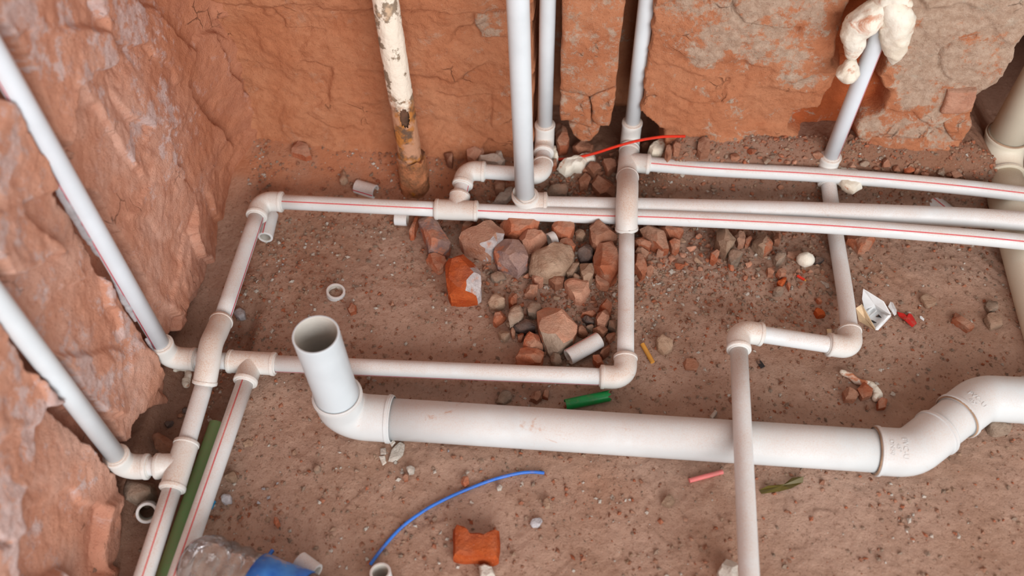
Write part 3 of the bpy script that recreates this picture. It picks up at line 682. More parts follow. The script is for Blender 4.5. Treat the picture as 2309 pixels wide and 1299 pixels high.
def shard(name, px, h, seed, mat, label, cat, group=None, cuts=6, rough=.05, side=None, bury=.10, rounded=False):
    """broken brick or stone: the outline seen in the photo, raised to its height and split along random planes"""
    rnd = random.Random(seed*7+1)
    ctr = np.mean(np.array(px), 0); base = Gf(ctr[0], ctr[1], h*.45)
    P = np.array([G(a, b, base[2]+h*.45)[:2] for a, b in px]); c = P.mean(0); P = P-c; size = np.abs(P).max()
    if sum(P[i][0]*P[(i+1) % len(P)][1]-P[(i+1) % len(P)][0]*P[i][1] for i in range(len(P))) < 0: P = P[::-1]
    bm = bmesh.new(); n = len(P)
    lo = [bm.verts.new((p[0]*.93, p[1]*.93, 0)) for p in P]; hi = [bm.verts.new((p[0]*1.0, p[1]*1.0, h*1.05)) for p in P]
    bm.faces.new(lo[::-1]); bm.faces.new(hi)
    for i in range(n): bm.faces.new((lo[i], lo[(i+1) % n], hi[(i+1) % n], hi[i]))
    a0 = rnd.uniform(0, 6.28)
    for k in range(cuts):
        th = a0+k*6.283/cuts+rnd.uniform(-.35, .35); ph = rnd.uniform(.45, 1.15) if not rounded else rnd.uniform(.5, 1.0)
        nn = Vector((math.cos(th)*math.sin(ph), math.sin(th)*math.sin(ph), math.cos(ph))); o_ = Vector((0, 0, h*.4))
        d = max((v.co-o_).dot(nn) for v in bm.verts)*rnd.uniform(.62, .88)
        g = list(bm.verts)+list(bm.edges)+list(bm.faces)
        r = bmesh.ops.bisect_plane(bm, geom=g, plane_co=o_+nn*d, plane_no=nn, clear_outer=True)
        ed = [e for e in r['geom_cut'] if isinstance(e, bmesh.types.BMEdge)]
        if ed: bmesh.ops.contextual_create(bm, geom=ed)
    bmesh.ops.recalc_face_normals(bm, faces=bm.faces)
    bmesh.ops.triangulate(bm, faces=bm.faces)
    for it in range(3):
        long = [e for e in bm.edges if e.calc_length() > size*.34]
        if not long: break
        bmesh.ops.subdivide_edges(bm, edges=long, cuts=1); bmesh.ops.triangulate(bm, faces=bm.faces)
    if rounded: bmesh.ops.smooth_vert(bm, verts=bm.verts, factor=.5, use_axis_x=True, use_axis_y=True, use_axis_z=True)
    sc = 1.5/size; k = rough*size*(1.5 if rounded else 1)
    for v in bm.verts:
        q = v.co*sc+Vector((seed*1.7, 0, 0)); dn = mnoise.noise_vector(q*1.3)*k+mnoise.noise_vector(q*3.1)*k*.7+mnoise.noise_vector(q*7)*k*.4
        v.co += dn if v.co.z > h*.08 else Vector((dn.x, dn.y, 0))
    zm = max(v.co.z for v in bm.verts)
    for v in bm.verts: v.co.z *= h/zm if zm > 0 else 1
    bm.normal_update(); V = [(v.co.x+c[0], v.co.y+c[1], v.co.z+base[2]-h*bury) for v in bm.verts]; bm.verts.index_update(); Fc = [tuple(v.index for v in f.verts) for f in bm.faces]
    mats = [mat]; mi = None
    if side:
        mats = [mat, side[1]]; sd = Vector(side[0]).normalized(); mi = [1 if f.normal.dot(sd) > side[2] and Vector((f.calc_center_median().x, f.calc_center_median().y)).dot(sd.xy)/size > side[3] else 0 for f in bm.faces]
    bm.free()
    return tag(mk(name, V, Fc, mat, None, sharp=24 if not rounded else 40, origin=(c[0], c[1], base[2]-h*bury), mats=mats, midx=mi), label, cat, group)
def K(x0, y0, s): return lambda P: [(x0+a/s, y0+b/s) for a, b in P]
q2 = K(860, 460, 5.7725); q3 = K(1080, 600, 5.7725); q4 = K(1240, 480, 5.7725); q5 = K(1600, 500, 5.7725); q6 = K(950, 250, 5.7725); c2_ = K(750, 0, 2.88625); c5_ = K(750, 425, 2.88625)
c8_ = K(750, 849, 2.88625); c9_ = K(1509, 849, 2.88625); c7_ = K(0, 849, 2.88625); cT = K(1360, 260, 4.8125); one = lambda P: P
BF, ST = 'brick_fragment', 'stone'
ROCKS = [
 (BF, 'mauve', .034, q2, [(485,250),(545,180),(600,195),(745,285),(830,400),(905,545),(885,600),(810,655),(700,650),(610,630),(585,540),(555,430),(500,310)], 'long burnt grey and red brick lump below the front tee'),
 (BF, 'orange', .018, q2, [(470,180),(360,400),(375,430),(420,420),(450,330),(490,230)], 'thin upright orange brick shard left of the burnt lump'),
 (BF, 'pink', .036, q2, [(1005,490),(1060,430),(1240,290),(1330,275),(1450,290),(1480,300),(1560,370),(1605,450),(1590,510),(1430,645),(1300,630),(1050,545)], 'large dusty pink brick chunk with a pale corner face'),
 (BF, 'orange', .020, q2, [(1020,420),(1120,240),(1240,235),(1200,310),(1060,430)], 'orange brick shard wedged behind the large dusty pink chunk'),
 (BF, 'orange', .030, q2, [(1540,250),(1640,225),(2065,230),(2060,300),(2020,400),(1900,370),(1800,410),(1640,420),(1550,360)], 'long orange half brick tucked under the front pipe'),
 (BF, 'mauve', .034, q2, [(1455,660),(1480,600),(1600,480),(1750,455),(1800,520),(1915,700),(1910,770),(1780,880),(1680,810),(1500,760)], 'greyish wedge shaped brick chunk between pink chunk and round mortar lump'),
 (BF, 'pink', .026, q2, [(1785,460),(1840,365),(1960,380),(2000,410),(2150,430),(2165,490),(2000,640),(1880,620),(1830,530)], 'pitted pink brick piece left of the small white ring'),
 (BF, 'orange', .018, q2, [(570,710),(630,675),(700,690),(830,710),(855,760),(800,860),(740,880),(660,820),(610,760)], 'rounded orange brick piece just below the burnt lump'),
 (BF, 'bright', .044, q2, [(840,1070),(850,850),(960,740),(1060,710),(1120,740),(1200,770),(1290,900),(1305,1010),(1300,1150),(1250,1195),(1100,1215),(880,1215),(860,1180)], 'bright orange brick chunk with a whitewashed right face'),
 (ST, 'grey', .008, q2, [(1400,950),(1450,910),(1530,895),(1620,920),(1630,970),(1500,1020),(1420,1000)], 'half buried grey stone right of the bright orange chunk'),
 (ST, 'tan', .034, c5_, [(1270,500),(1300,430),(1390,395),(1500,370),(1560,375),(1585,430),(1560,490),(1500,550),(1400,575),(1330,560),(1280,530)], 'large rounded tan mortar lump in the rubble heap'),
 (BF, 'pink', .020, q3, [(1105,260),(1130,200),(1260,195),(1410,235),(1435,290),(1455,320),(1400,400),(1330,455),(1250,440),(1170,350)], 'flat dusty pentagonal brick piece below the tan pebble'),
 (ST, 'grey', .024, q3, [(385,620),(400,570),(500,545),(570,560),(585,660),(560,710),(430,790),(400,800),(380,690)], 'blocky grey mortar stone left of the big pink slab'),
 (ST, 'dark', .018, q3, [(445,800),(520,740),(640,700),(750,820),(600,870),(490,840)], 'dark brown grey stone leaning on the big pink slab'),
 (ST, 'grey', .018, q3, [(615,560),(640,520),(720,510),(810,530),(810,580),(740,650),(640,640)], 'brownish grey stone above the dark stone'),
 (BF, 'orange', .016, q3, [(180,740),(220,630),(290,610),(360,660),(300,710),(220,765)], 'pointed orange brick bit left of the blocky grey stone'),
 (BF, 'pink', .036, q3, [(755,620),(840,535),(900,530),(960,580),(1100,660),(1250,745),(1285,800),(1275,890),(1240,970),(1080,1080),(960,1150),(900,1100),(830,1020),(780,900),(760,760)], 'big pink triangular brick slab with grey mortar edge'),
 (BF, 'orange', .022, q3, [(560,1080),(620,920),(700,865),(780,890),(800,980),(840,1060),(760,1110),(640,1100)], 'dusty orange brick half under the big pink slab'),
 (BF, 'orange', .024, q3, [(475,1220),(540,1100),(620,1085),(700,1105),(845,1130),(845,1200),(800,1290),(720,1299),(500,1299)], 'orange brick with a tan stripe next to the long floor pipe'),
 (BF, 'pink', .024, q3, [(1520,680),(1560,590),(1620,570),(1690,640),(1690,720),(1640,800),(1540,780)], 'pale topped brick cube beside the middle floor pipe'),
 (BF, 'orange', .018, q3, [(1560,520),(1660,450),(1730,500),(1725,580),(1690,640),(1600,580)], 'orange brick bit above the pale topped cube'),
 (BF, 'orange', .010, q3, [(1325,645),(1400,600),(1500,575),(1535,620),(1480,655)], 'flat pointed orange shard on the dirt in the rubble'),
 (ST, 'dark', .012, q3, [(1335,680),(1400,660),(1510,720),(1500,760),(1400,750)], 'black grey stone under the flat orange shard'),
 (ST, 'grey', .018, q3, [(1680,720),(1780,690),(1800,780),(1780,870),(1680,810)], 'grey mortar lump touching the middle floor pipe'),
 (ST, 'brown', .016, q3, [(1280,850),(1330,750),(1420,880),(1390,910),(1300,890)], 'brown pointed stone right of the big pink slab'),
 (BF, 'brown', .016, q3, [(1480,840),(1540,800),(1640,800),(1675,860),(1610,915)], 'reddish stone at the far end of the short pipe offcut'),
 (ST, 'grey', .012, q3, [(1395,830),(1420,770),(1510,780),(1480,850)], 'small grey stone above the short pipe offcut'),
 (ST, 'brown', .014, q3, [(1640,930),(1700,870),(1780,890),(1780,920),(1690,1000)], 'brown stone between pipe offcut and middle floor pipe'),
 (BF, 'brown', .016, q3, [(1570,1160),(1640,1060),(1710,1030),(1700,1120),(1620,1190)], 'brown red brick bit below the pipe offcut'),
 (BF, 'orange', .014, q3, [(1475,1200),(1530,1165),(1590,1210),(1625,1299),(1540,1299),(1490,1250)], 'oval dusty orange brick bit near the floor elbow'),
 (ST, 'grey', .016, q3, [(920,1180),(1000,1140),(1060,1180),(1080,1280),(1000,1299),(940,1270)], 'brown grey stone left of the offcut mouth'),
 (ST, 'tan', .014, q3, [(245,880),(300,840),(400,860),(400,900),(340,980),(290,960)], 'tan conical stone below the blocky grey stone'),
 (ST, 'brown', .012, q3, [(410,860),(440,820),(475,850),(470,920),(430,930)], 'small upright brown pebble between tan stone and dark stone'),
 (BF, 'orange', .012, q3, [(500,910),(560,865),(590,920),(550,970),(510,960)], 'small dark orange brick nub below the dark stone'),
 (ST, 'tan', .018, q3, [(110,490),(180,400),(280,380),(330,430),(350,500),(220,555),(130,520)], 'tan mortar stone at the left edge of the lower rubble'),
 (BF, 'orange', .018, q3, [(380,440),(430,365),(500,400),(490,500),(440,545),(390,500)], 'upright orange brick bit right of the tan mortar stone'),
 (BF, 'pink', .016, q3, [(590,380),(620,310),(700,250),(770,270),(760,340),(700,390)], 'speckled pink brick bit left of the crumbly mortar'),
 (BF, 'pink', .016, q3, [(690,160),(770,95),(830,150),(840,220),(790,260),(720,220)], 'shell shaped pink brick bit below the tan mortar lump'),
 (BF, 'brown', .016, q3, [(900,200),(960,150),(1080,120),(1115,170),(1100,240),(990,280)], 'brownish brick bit under the right end of the tan lump'),
 (BF, 'tan', .022, q4, [(380,680),(440,640),(560,650),(570,780),(560,850),(490,920),(430,900),(400,800)], 'smooth tan ochre stone between mortar lump and big orange brick'),
 (BF, 'orange', .034, q4, [(560,600),(600,500),(690,400),(800,410),(810,480),(860,560),(880,640),(880,800),(800,870),(700,840),(570,720)], 'big roundish orange brick chunk against the middle floor pipe'),
 (BF, 'brown', .034, q4, [(515,200),(540,150),(700,180),(860,240),(880,370),(800,400),(680,420),(600,470),(540,430),(510,300)], 'big sandy brown brick chunk below the pipe crossover'),
 (ST, 'dark', .022, q4, [(350,550),(370,480),(470,410),(560,480),(565,600),(500,640),(400,610)], 'dark purple grey stone between mortar lump and sandy brick'),
 (BF, 'orange', .026, q4, [(20,220),(90,130),(300,130),(325,230),(260,330),(150,320),(50,270)], 'orange brick chunk right of the small white ring'),
 (BF, 'orange', .018, q4, [(130,400),(180,320),(280,370),(340,450),(310,490),(200,450),(130,440)], 'orange brick bit behind the tan mortar lump'),
 (ST, 'tan', .014, q4, [(320,250),(380,230),(470,300),(430,350),(340,320)], 'crumbly tan mortar bit between two orange bricks'),
 (ST, 'tan', .012, q4, [(290,830),(340,800),(410,850),(400,890),(320,890)], 'small tan pebble above the pentagonal brick piece'),
 (BF, 'tan', .014, q4, [(200,780),(290,640),(390,620),(380,700),(290,830),(230,840)], 'tan orange stone hidden right under the mortar lump'),
 (BF, 'pink', .014, q4, [(585,870),(620,810),(740,880),(800,920),(750,970),(650,970),(600,920)], 'flat pink brick bit under the big roundish orange chunk'),
 (BF, 'orange', .020, q4, [(1095,400),(1110,340),(1200,340),(1320,430),(1290,470),(1150,460)], 'orange brick wedge just right of the middle floor pipe'),
 (BF, 'brown', .026, q4, [(1160,240),(1250,220),(1400,230),(1500,330),(1560,470),(1470,490),(1300,390),(1200,320)], 'slanting sandy slab with an orange broken edge'),
 (BF, 'orange', .022, q4, [(1430,220),(1520,190),(1720,230),(1740,270),(1680,350),(1560,330)], 'dusty orange brick piece under the front pipe, right of the slanting slab'),
 (BF, 'orange', .020, q4, [(1535,390),(1600,360),(1690,370),(1690,460),(1640,510),(1590,490)], 'pitted orange brick piece at the tip of the slanting slab'),
 (BF, 'orange', .022, q4, [(1095,560),(1180,600),(1260,680),(1250,790),(1200,820),(1100,720)], 'striated dark orange brick piece beside the middle floor pipe'),
 (BF, 'orange', .014, q4, [(1250,710),(1320,690),(1355,740),(1320,815),(1255,790)], 'small square orange brick bit next to the striated piece'),
 (BF, 'brown', .018, q4, [(1100,540),(1160,470),(1280,480),(1290,540),(1240,610),(1130,570)], 'dusty brown brick piece above the striated piece'),
 (BF, 'pink', .012, q4, [(1385,540),(1420,465),(1480,530),(1440,550)], 'small pink pyramid shaped brick bit under the slanting slab'),
 (BF, 'tan', .030, q5, [(75,280),(90,110),(170,90),(240,190),(330,280),(300,340),(220,430),(130,370)], 'large striped tan triangular stone right of the rubble heap'),
 (ST, 'grey', .020, q5, [(230,420),(330,360),(390,370),(420,470),(380,520),(270,545),(240,500)], 'pale grey block stone right below the striped triangular stone'),
 (BF, 'orange', .018, q5, [(10,420),(70,355),(120,400),(115,470),(60,530),(10,500)], 'pink orange brick bit left below the striped triangular stone'),
 (BF, 'tan', .022, q5, [(550,290),(640,180),(720,220),(830,280),(820,350),(710,420),(640,380)], 'tan stone with an orange right end near the foam ball'),
 (BF, 'pink', .016, q5, [(320,200),(420,150),(460,200),(450,310),(370,310)], 'pink brick bit right of the striped triangular stone'),
 (BF, 'orange', .014, q5, [(460,240),(550,160),(555,240),(500,310),(460,310)], 'leaning orange shard right of the pink brick bit'),
 (BF, 'brown', .014, q5, [(820,230),(880,160),(930,200),(910,290),(840,280)], 'brown brick bit under the front pipe above the grey oblong stone'),
 (ST, 'grey', .016, q5, [(830,490),(880,430),(980,400),(995,450),(940,520),(870,550)], 'oblong grey stone left of the pinkish flake'),
 (ST, 'dark', .006, q5, [(1345,490),(1400,455),(1480,460),(1490,510),(1400,560),(1350,540)], 'flat dark grey stone right of the foam ball'),
 (BF, 'orange', .012, q5, [(860,680),(920,620),(995,660),(980,720),(910,730)], 'pink orange brick pebble below the oblong grey stone'),
 (BF, 'brown', .012, q5, [(740,620),(790,580),(840,660),(820,700),(760,690)], 'mauve brown pebble left of the pink orange pebble'),
 (BF, 'bright', .010, q5, [(880,790),(960,740),(1010,730),(980,800),(930,850),(890,820)], 'vivid orange brick crumb left of the tiny red wire'),
 (BF, 'orange', .008, q5, [(995,830),(1030,785),(1055,840),(1040,890)], 'small orange crumb right below the vivid orange one'),
 (ST, 'grey', .012, q5, [(820,910),(880,850),(970,880),(960,930),(870,945)], 'pale grey stone below the vivid orange crumb'),
 (BF, 'bright', .010, q5, [(1355,1180),(1380,1125),(1430,1140),(1510,1230),(1400,1245)], 'orange brick shard beside the right floor pipe, below the lime patch'),
 (BF, 'orange', .008, q5, [(1385,1010),(1420,990),(1465,1050),(1420,1055)], 'small orange brick crumb above the lime patch'),
 (BF, 'orange', .026, q5, [(1800,210),(1790,150),(2170,160),(2170,200),(2150,260),(2050,350),(1950,350),(1900,290)], 'orange brick slab sticking out from under the front pipe at the right'),
 (ST, 'grey', .005, q5, [(1510,900),(1560,880),(1610,920),(1570,955)], 'flat grey chip left of the right floor pipe'),
 ('plaster_flake', 'pink', .004, q5, [(1000,440),(1010,390),(1120,390),(1170,370),(1230,410),(1140,470),(1090,490)], 'thin pinkish plaster flake left of the foam ball'),
 (BF, 'pink', .022, q6, [(590,560),(640,490),(700,465),(790,490),(815,540),(760,600),(700,650),(600,620)], 'dusty round brick lump at the wall behind the rear elbow'),
 ('plaster_lump', 'white', .018, q6, [(725,640),(800,590),(900,600),(1100,640),(1085,690),(1040,730),(900,710),(740,670)], 'whitish plaster lump lying behind the rear elbow pipe'),
 ('plaster_lump', 'white', .014, q6, [(950,600),(980,540),(1030,545),(1080,620),(1060,630)], 'small white plaster bit behind the whitish lump'),
 (ST, 'brown', .018, q6, [(290,580),(380,530),(420,600),(400,700),(340,680)], 'brown stone at the wall right of the rusty pipe'),
 (BF, 'orange', .030, q6, [(1740,200),(1790,200),(1860,280),(1930,420),(1900,480),(1800,500),(1745,420)], 'sandy orange brick chunk beside the slim left riser'),
 (ST, 'brown', .016, q6, [(940,940),(1000,920),(1100,960),(1080,1040),(960,1050)], 'brown stone under the rear horizontal pipe'),
 (ST, 'grey', .018, q6, [(1600,1060),(1720,990),(1850,980),(1920,1020),(1900,1110),(1650,1110)], 'sandy grey mortar stone behind the rear floor pipe'),
 ('plaster_flake', 'white', .010, q6, [(940,1190),(1010,1080),(1150,990),(1200,990),(1190,1100),(1110,1200),(1040,1200)], 'curved white plaster shell left of the thick riser foot'),
 (BF, 'brown', .018, c2_, [(1680,1170),(1760,1140),(1830,1200),(1840,1270),(1740,1270),(1690,1220)], 'large brown brick lump left of the pipe crossover'),
 (BF, 'brown', .016, c2_, [(1600,1180),(1640,1130),(1680,1170),(1660,1220),(1610,1220)], 'brown brick lump in the pit left of the larger one'),
 (BF, 'brown', .016, c2_, [(1640,1090),(1700,1060),(1750,1110),(1700,1140)], 'brown brick piece below the floor foam scrap'),
 (BF, 'brown', .016, c2_, [(1750,1060),(1830,1050),(1850,1090),(1790,1130)], 'brown brick piece left of the rear tee'),
 (BF, 'brown', .018, c2_, [(1560,960),(1610,930),(1700,950),(1690,990),(1600,1000)], 'brown lump behind the floor foam scrap'),
 (BF, 'orange', .012, c2_, [(1440,1050),(1455,1040),(1458,1090),(1430,1095)], 'orange brick bit right of the left riser elbow'),
 (BF, 'brown', .020, cT, [(690,330),(740,360),(745,430),(700,470),(670,430)], 'brown upright stone right of the round foam scrap'),
 (BF, 'brown', .018, cT, [(750,350),(800,310),(845,350),(830,390),(770,385)], 'brown lump below the free end of the red wire'),
 (BF, 'brown', .020, cT, [(1030,310),(1080,280),(1150,290),(1155,400),(1060,420),(1020,380)], 'wide brown lump at the wall foot above the upper right pipe'),
 (BF, 'brown', .018, cT, [(400,330),(490,320),(490,350),(420,360)], 'flat brown brick bit right of the rear elbow'),
 (ST, 'grey', .028, one, [(279,1103),(300,1085),(346,1086),(347,1118),(325,1140),(287,1130)], 'pale angular stone under the lower left elbow'),
 (ST, 'brown', .022, one, [(345,988),(362,980),(398,1000),(392,1024),(352,1015)], 'brown stone behind the lower left tee'),
 (BF, 'orange', .012, one, [(2146,722),(2154,704),(2196,741),(2184,746)], 'pink orange brick wedge on the dirt near the right waste pipe'),
 (ST, 'tan', .008, one, [(2072,672),(2082,663),(2108,668),(2110,688),(2090,694)], 'flat tan mortar pat right of the white bracket'),
 (ST, 'tan', .010, one, [(2218,718),(2232,705),(2258,715),(2260,735),(2235,742)], 'rough tan mortar stone near the right waste pipe'),
 (ST, 'grey', .010, one, [(2220,690),(2228,677),(2248,682),(2250,698),(2230,704)], 'grey pebble above the rough tan mortar stone'),
 (ST, 'tan', .014, one, [(1478,772),(1492,756),(1514,764),(1519,785),(1497,797),(1482,788)], 'dusty tan stone right of the yellow butt'),
 (BF, 'brown', .005, one, [(1538,818),(1552,806),(1578,818),(1572,836),(1545,834)], 'half buried brown brick bit below the dusty tan stone'),
 (BF, 'orange', .014, one, [(1931,880),(1945,866),(1966,874),(1964,896),(1944,901)], 'orange brick pebble touching the curved foam strip'),
 (BF, 'brown', .012, one, [(1900,882),(1918,874),(1938,890),(1928,905),(1905,902)], 'brown brick pebble left of the curved foam strip end'),
 (BF, 'orange', .012, one, [(1978,908),(1990,896),(2002,900),(1998,920),(1980,922)], 'orange brick pebble below the curved foam strip end'),
 (ST, 'grey', .016, one, [(2228,952),(2252,948),(2285,958),(2280,975),(2245,980),(2230,968)], 'grey stone under the right end of the waste pipe'),
 (BF, 'tan', .008, one, [(1491,1136),(1508,1114),(1523,1131),(1510,1143)], 'small tan triangular chip below the big waste pipe'),
 (BF, 'bright', .026, c8_, [(785,1000),(800,968),(850,985),(885,1030),(960,1035),(1020,1045),(1045,1015),(1090,1005),(1090,1100),(1080,1200),(1050,1210),(930,1195),(850,1200),(780,1185)], 'bright orange notched brick fragment on the bare dirt in front'),
 ('plaster_lump', 'white', .016, c8_, [(950,1240),(985,1225),(1040,1245),(1060,1300),(1000,1330),(960,1310)], 'pale plaster lump at the bottom edge below the notched brick'),
 ('plaster_lump', 'white', .018, c9_, [(310,1270),(370,1195),(440,1220),(450,1310),(330,1320)], 'white plaster lump beside the pipe that leaves at the bottom'),
 ('plaster_flake', 'white', .004, c8_, [(360,550),(380,480),(440,420),(470,440),(460,510),(410,555)], 'large pale plaster flake in front of the waste pipe'),
 ('plaster_flake', 'white', .003, c8_, [(310,470),(345,465),(350,505),(310,510)], 'small square plaster flake left of the large flake'),
 ('plaster_flake', 'white', .003, c8_, [(300,520),(340,515),(350,560),(325,580)], 'small pointed plaster flake below the square one'),
 ('plaster_flake', 'white', .003, c8_, [(370,435),(395,405),(410,430),(385,460)], 'grey white flake touching the waste pipe'),
 ('plaster_flake', 'tan', .003, c7_, [(1575,430),(1600,420),(1610,405),(1650,420),(1640,455),(1612,450),(1590,460)], 'star shaped tan flake on the dirt left of the waste elbow'),
 ('plaster_flake', 'white', .003, q5, [(1440,770),(1480,780),(1555,810),(1560,860),(1520,865),(1490,820)], 'small white teardrop flake left of the right floor pipe'),
 ('plaster_flake', 'white', .006, one, [(1600,940),(1612,924),(1618,930),(1605,948)], 'white sliver standing behind the waste pipe'),
 (ST, 'blueg', .010, one, [(527,710),(535,695),(552,700),(553,716),(540,720)], 'pale grey angular pebble right of the left crossover'),
 (ST, 'blueg', .006, c8_, [(1282,960),(1300,930),(1350,920),(1370,940),(1345,980),(1300,985)], 'pale bluish flat stone on the bare dirt in front'),
 (ST, 'tan', .010, c8_, [(1368,830),(1385,790),(1410,800),(1415,850),(1385,855)], 'tan pebble above the bluish flat stone'),
 (ST, 'white', .007, c8_, [(1064,720),(1080,702),(1105,715),(1098,738),(1072,740)], 'white pebble under the arc of the blue wire'),
 (BF, 'orange', .010, c8_, [(835,690),(850,655),(885,660),(888,695),(860,715)], 'orange pebble touching the upper side of the blue wire'),
 (ST, 'white', .009, c8_, [(478,600),(505,580),(535,595),(530,630),(495,635)], 'crumbly white pebble in front of the waste pipe'),
 (BF, 'orange', .008, c8_, [(455,655),(475,635),(495,645),(490,675),(465,680)], 'orange pebble below the crumbly white pebble'),
 (ST, 'blueg', .010, c7_, [(1440,790),(1470,765),(1505,775),(1505,815),(1475,832),(1445,820)], 'pale grey pebble near the cyan plastic bit'),
 (ST, 'tan', .012, c7_, [(1458,645),(1480,618),(1530,620),(1545,655),(1515,683),(1470,675)], 'round tan pebble right of the striped lower pipe'),
 (BF, 'orange', .012, c7_, [(1780,950),(1790,915),(1810,925),(1820,960),(1800,980)], 'orange pebble with a long shadow above the bottle'),
 (ST, 'grey', .008, c7_, [(2030,605),(2055,570),(2085,590),(2085,615),(2050,628)], 'grey pebble on bare dirt below the waste elbow'),
 (BF, 'orange', .010, one, [(783,697),(792,686),(804,692),(803,704),(790,708)], 'small square orange brick bit left of the rubble'),
 (BF, 'orange', .014, one, [(1062,860),(1075,812),(1082,815),(1084,828),(1065,828)], 'orange brick bit behind the long floor pipe'),
 (ST, 'grey', .010, one, [(1118,910),(1132,880),(1152,882),(1155,900),(1135,912)], 'grey stone in the shade behind the waste pipe'),
 (BF, 'brown', .012, one, [(1195,900),(1200,886),(1218,886),(1222,900),(1210,908)], 'brown stone behind the waste pipe, right of the grey one'),
 (BF, 'orange', .010, one, [(1222,895),(1228,880),(1238,884),(1236,900)], 'orange crumb behind the waste pipe near the green scrap'),
 (BF, 'orange', .014, one, [(657,345),(665,320),(690,322),(702,350),(690,355)], 'orange brick bit stuck in the dirt heap in the corner'),
 (ST, 'tan', .012, one, [(765,410),(770,385),(778,388),(784,405),(775,412)], 'tan pebble between dirt heap and rusty pipe'),
 (BF, 'brown', .016, one, [(835,262),(848,250),(862,262),(855,278),(838,275)], 'brown clod at the wall left of the rusty pipe'),
]
for i, (nm, col, h, kf, pts, lab) in enumerate(ROCKS):
    side = None
    if 'whitewashed' in lab: side = ((.9, -.15, .25), RM['face'], .55, .25)
    if 'pale corner' in lab: side = ((.85, -.5, .1), RM['face'], .45, .1)
    if 'grey mortar edge' in lab: side = ((0, -1, -.1), RM['grey'], .4, .05)
    if 'orange right end' in lab: side = ((1, -.2, .3), RM['orange'], -.2, .12)
    if 'orange broken edge' in lab: side = ((-.2, -1, .1), RM['orange'], .35, .0)
    flat = nm == 'plaster_flake'
    cat = {'brick_fragment': 'brick piece', 'stone': 'stone', 'plaster_flake': 'plaster flake', 'plaster_lump': 'plaster'}[nm]; grp = {'brick_fragment': 'broken brick rubble', 'stone': 'loose stones', 'plaster_flake': 'plaster flakes', 'plaster_lump': 'plaster lumps'}[nm]
    if flat or 'notched' in lab: chunk(nm, kf(pts), h, i+1, RM[col], lab, cat, grp, N=28 if flat else 56, rough=.06 if flat else .05, planes=1)
    else: shard(nm, kf(pts), h*1.1, i+1, RM[col], lab, cat, grp, cuts=5 if h > .02 else 4, side=side, rounded=nm == 'stone')

# small rubble, scattered where the photo shows it; copies of a few shapes
PSZ = .005
def pebble_mesh(seed):
    r = random.Random(seed); bm = bmesh.new()
    for k in range(13):
        v = Vector((r.gauss(0, 1), r.gauss(0, 1), r.gauss(0, 1))).normalized(); v = Vector((v.x*r.uniform(.8, 1), v.y*r.uniform(.6, .85), v.z*r.uniform(.45, .65))); bm.verts.new(v)
    res = bmesh.ops.convex_hull(bm, input=bm.verts); bmesh.ops.delete(bm, geom=[g for g in res['geom_interior'] if isinstance(g, bmesh.types.BMVert)], context='VERTS')
    bmesh.ops.bevel(bm, geom=list(bm.edges), offset=.05, segments=1, affect='EDGES')
    bmesh.ops.recalc_face_normals(bm, faces=bm.faces)
    for v in bm.verts: v.co *= PSZ
    me = bpy.data.meshes.new('pebble'); bm.to_mesh(me); bm.free(); me.materials.append(RM['grey']); return me
PM = [pebble_mesh(s) for s in range(12)]
rr = random.Random(5)
TAKEN = [np.array(Gf(*np.mean(np.array(kf(p)), 0))) for _, _, _, kf, p, _ in ROCKS]
PCOL = {'orange': 'orange brick', 'brown': 'brown brick', 'grey': 'grey mortar', 'tan': 'tan mortar', 'white': 'whitish', 'pink': 'pink brick', 'blueg': 'pale grey', 'dark': 'dark grey'}
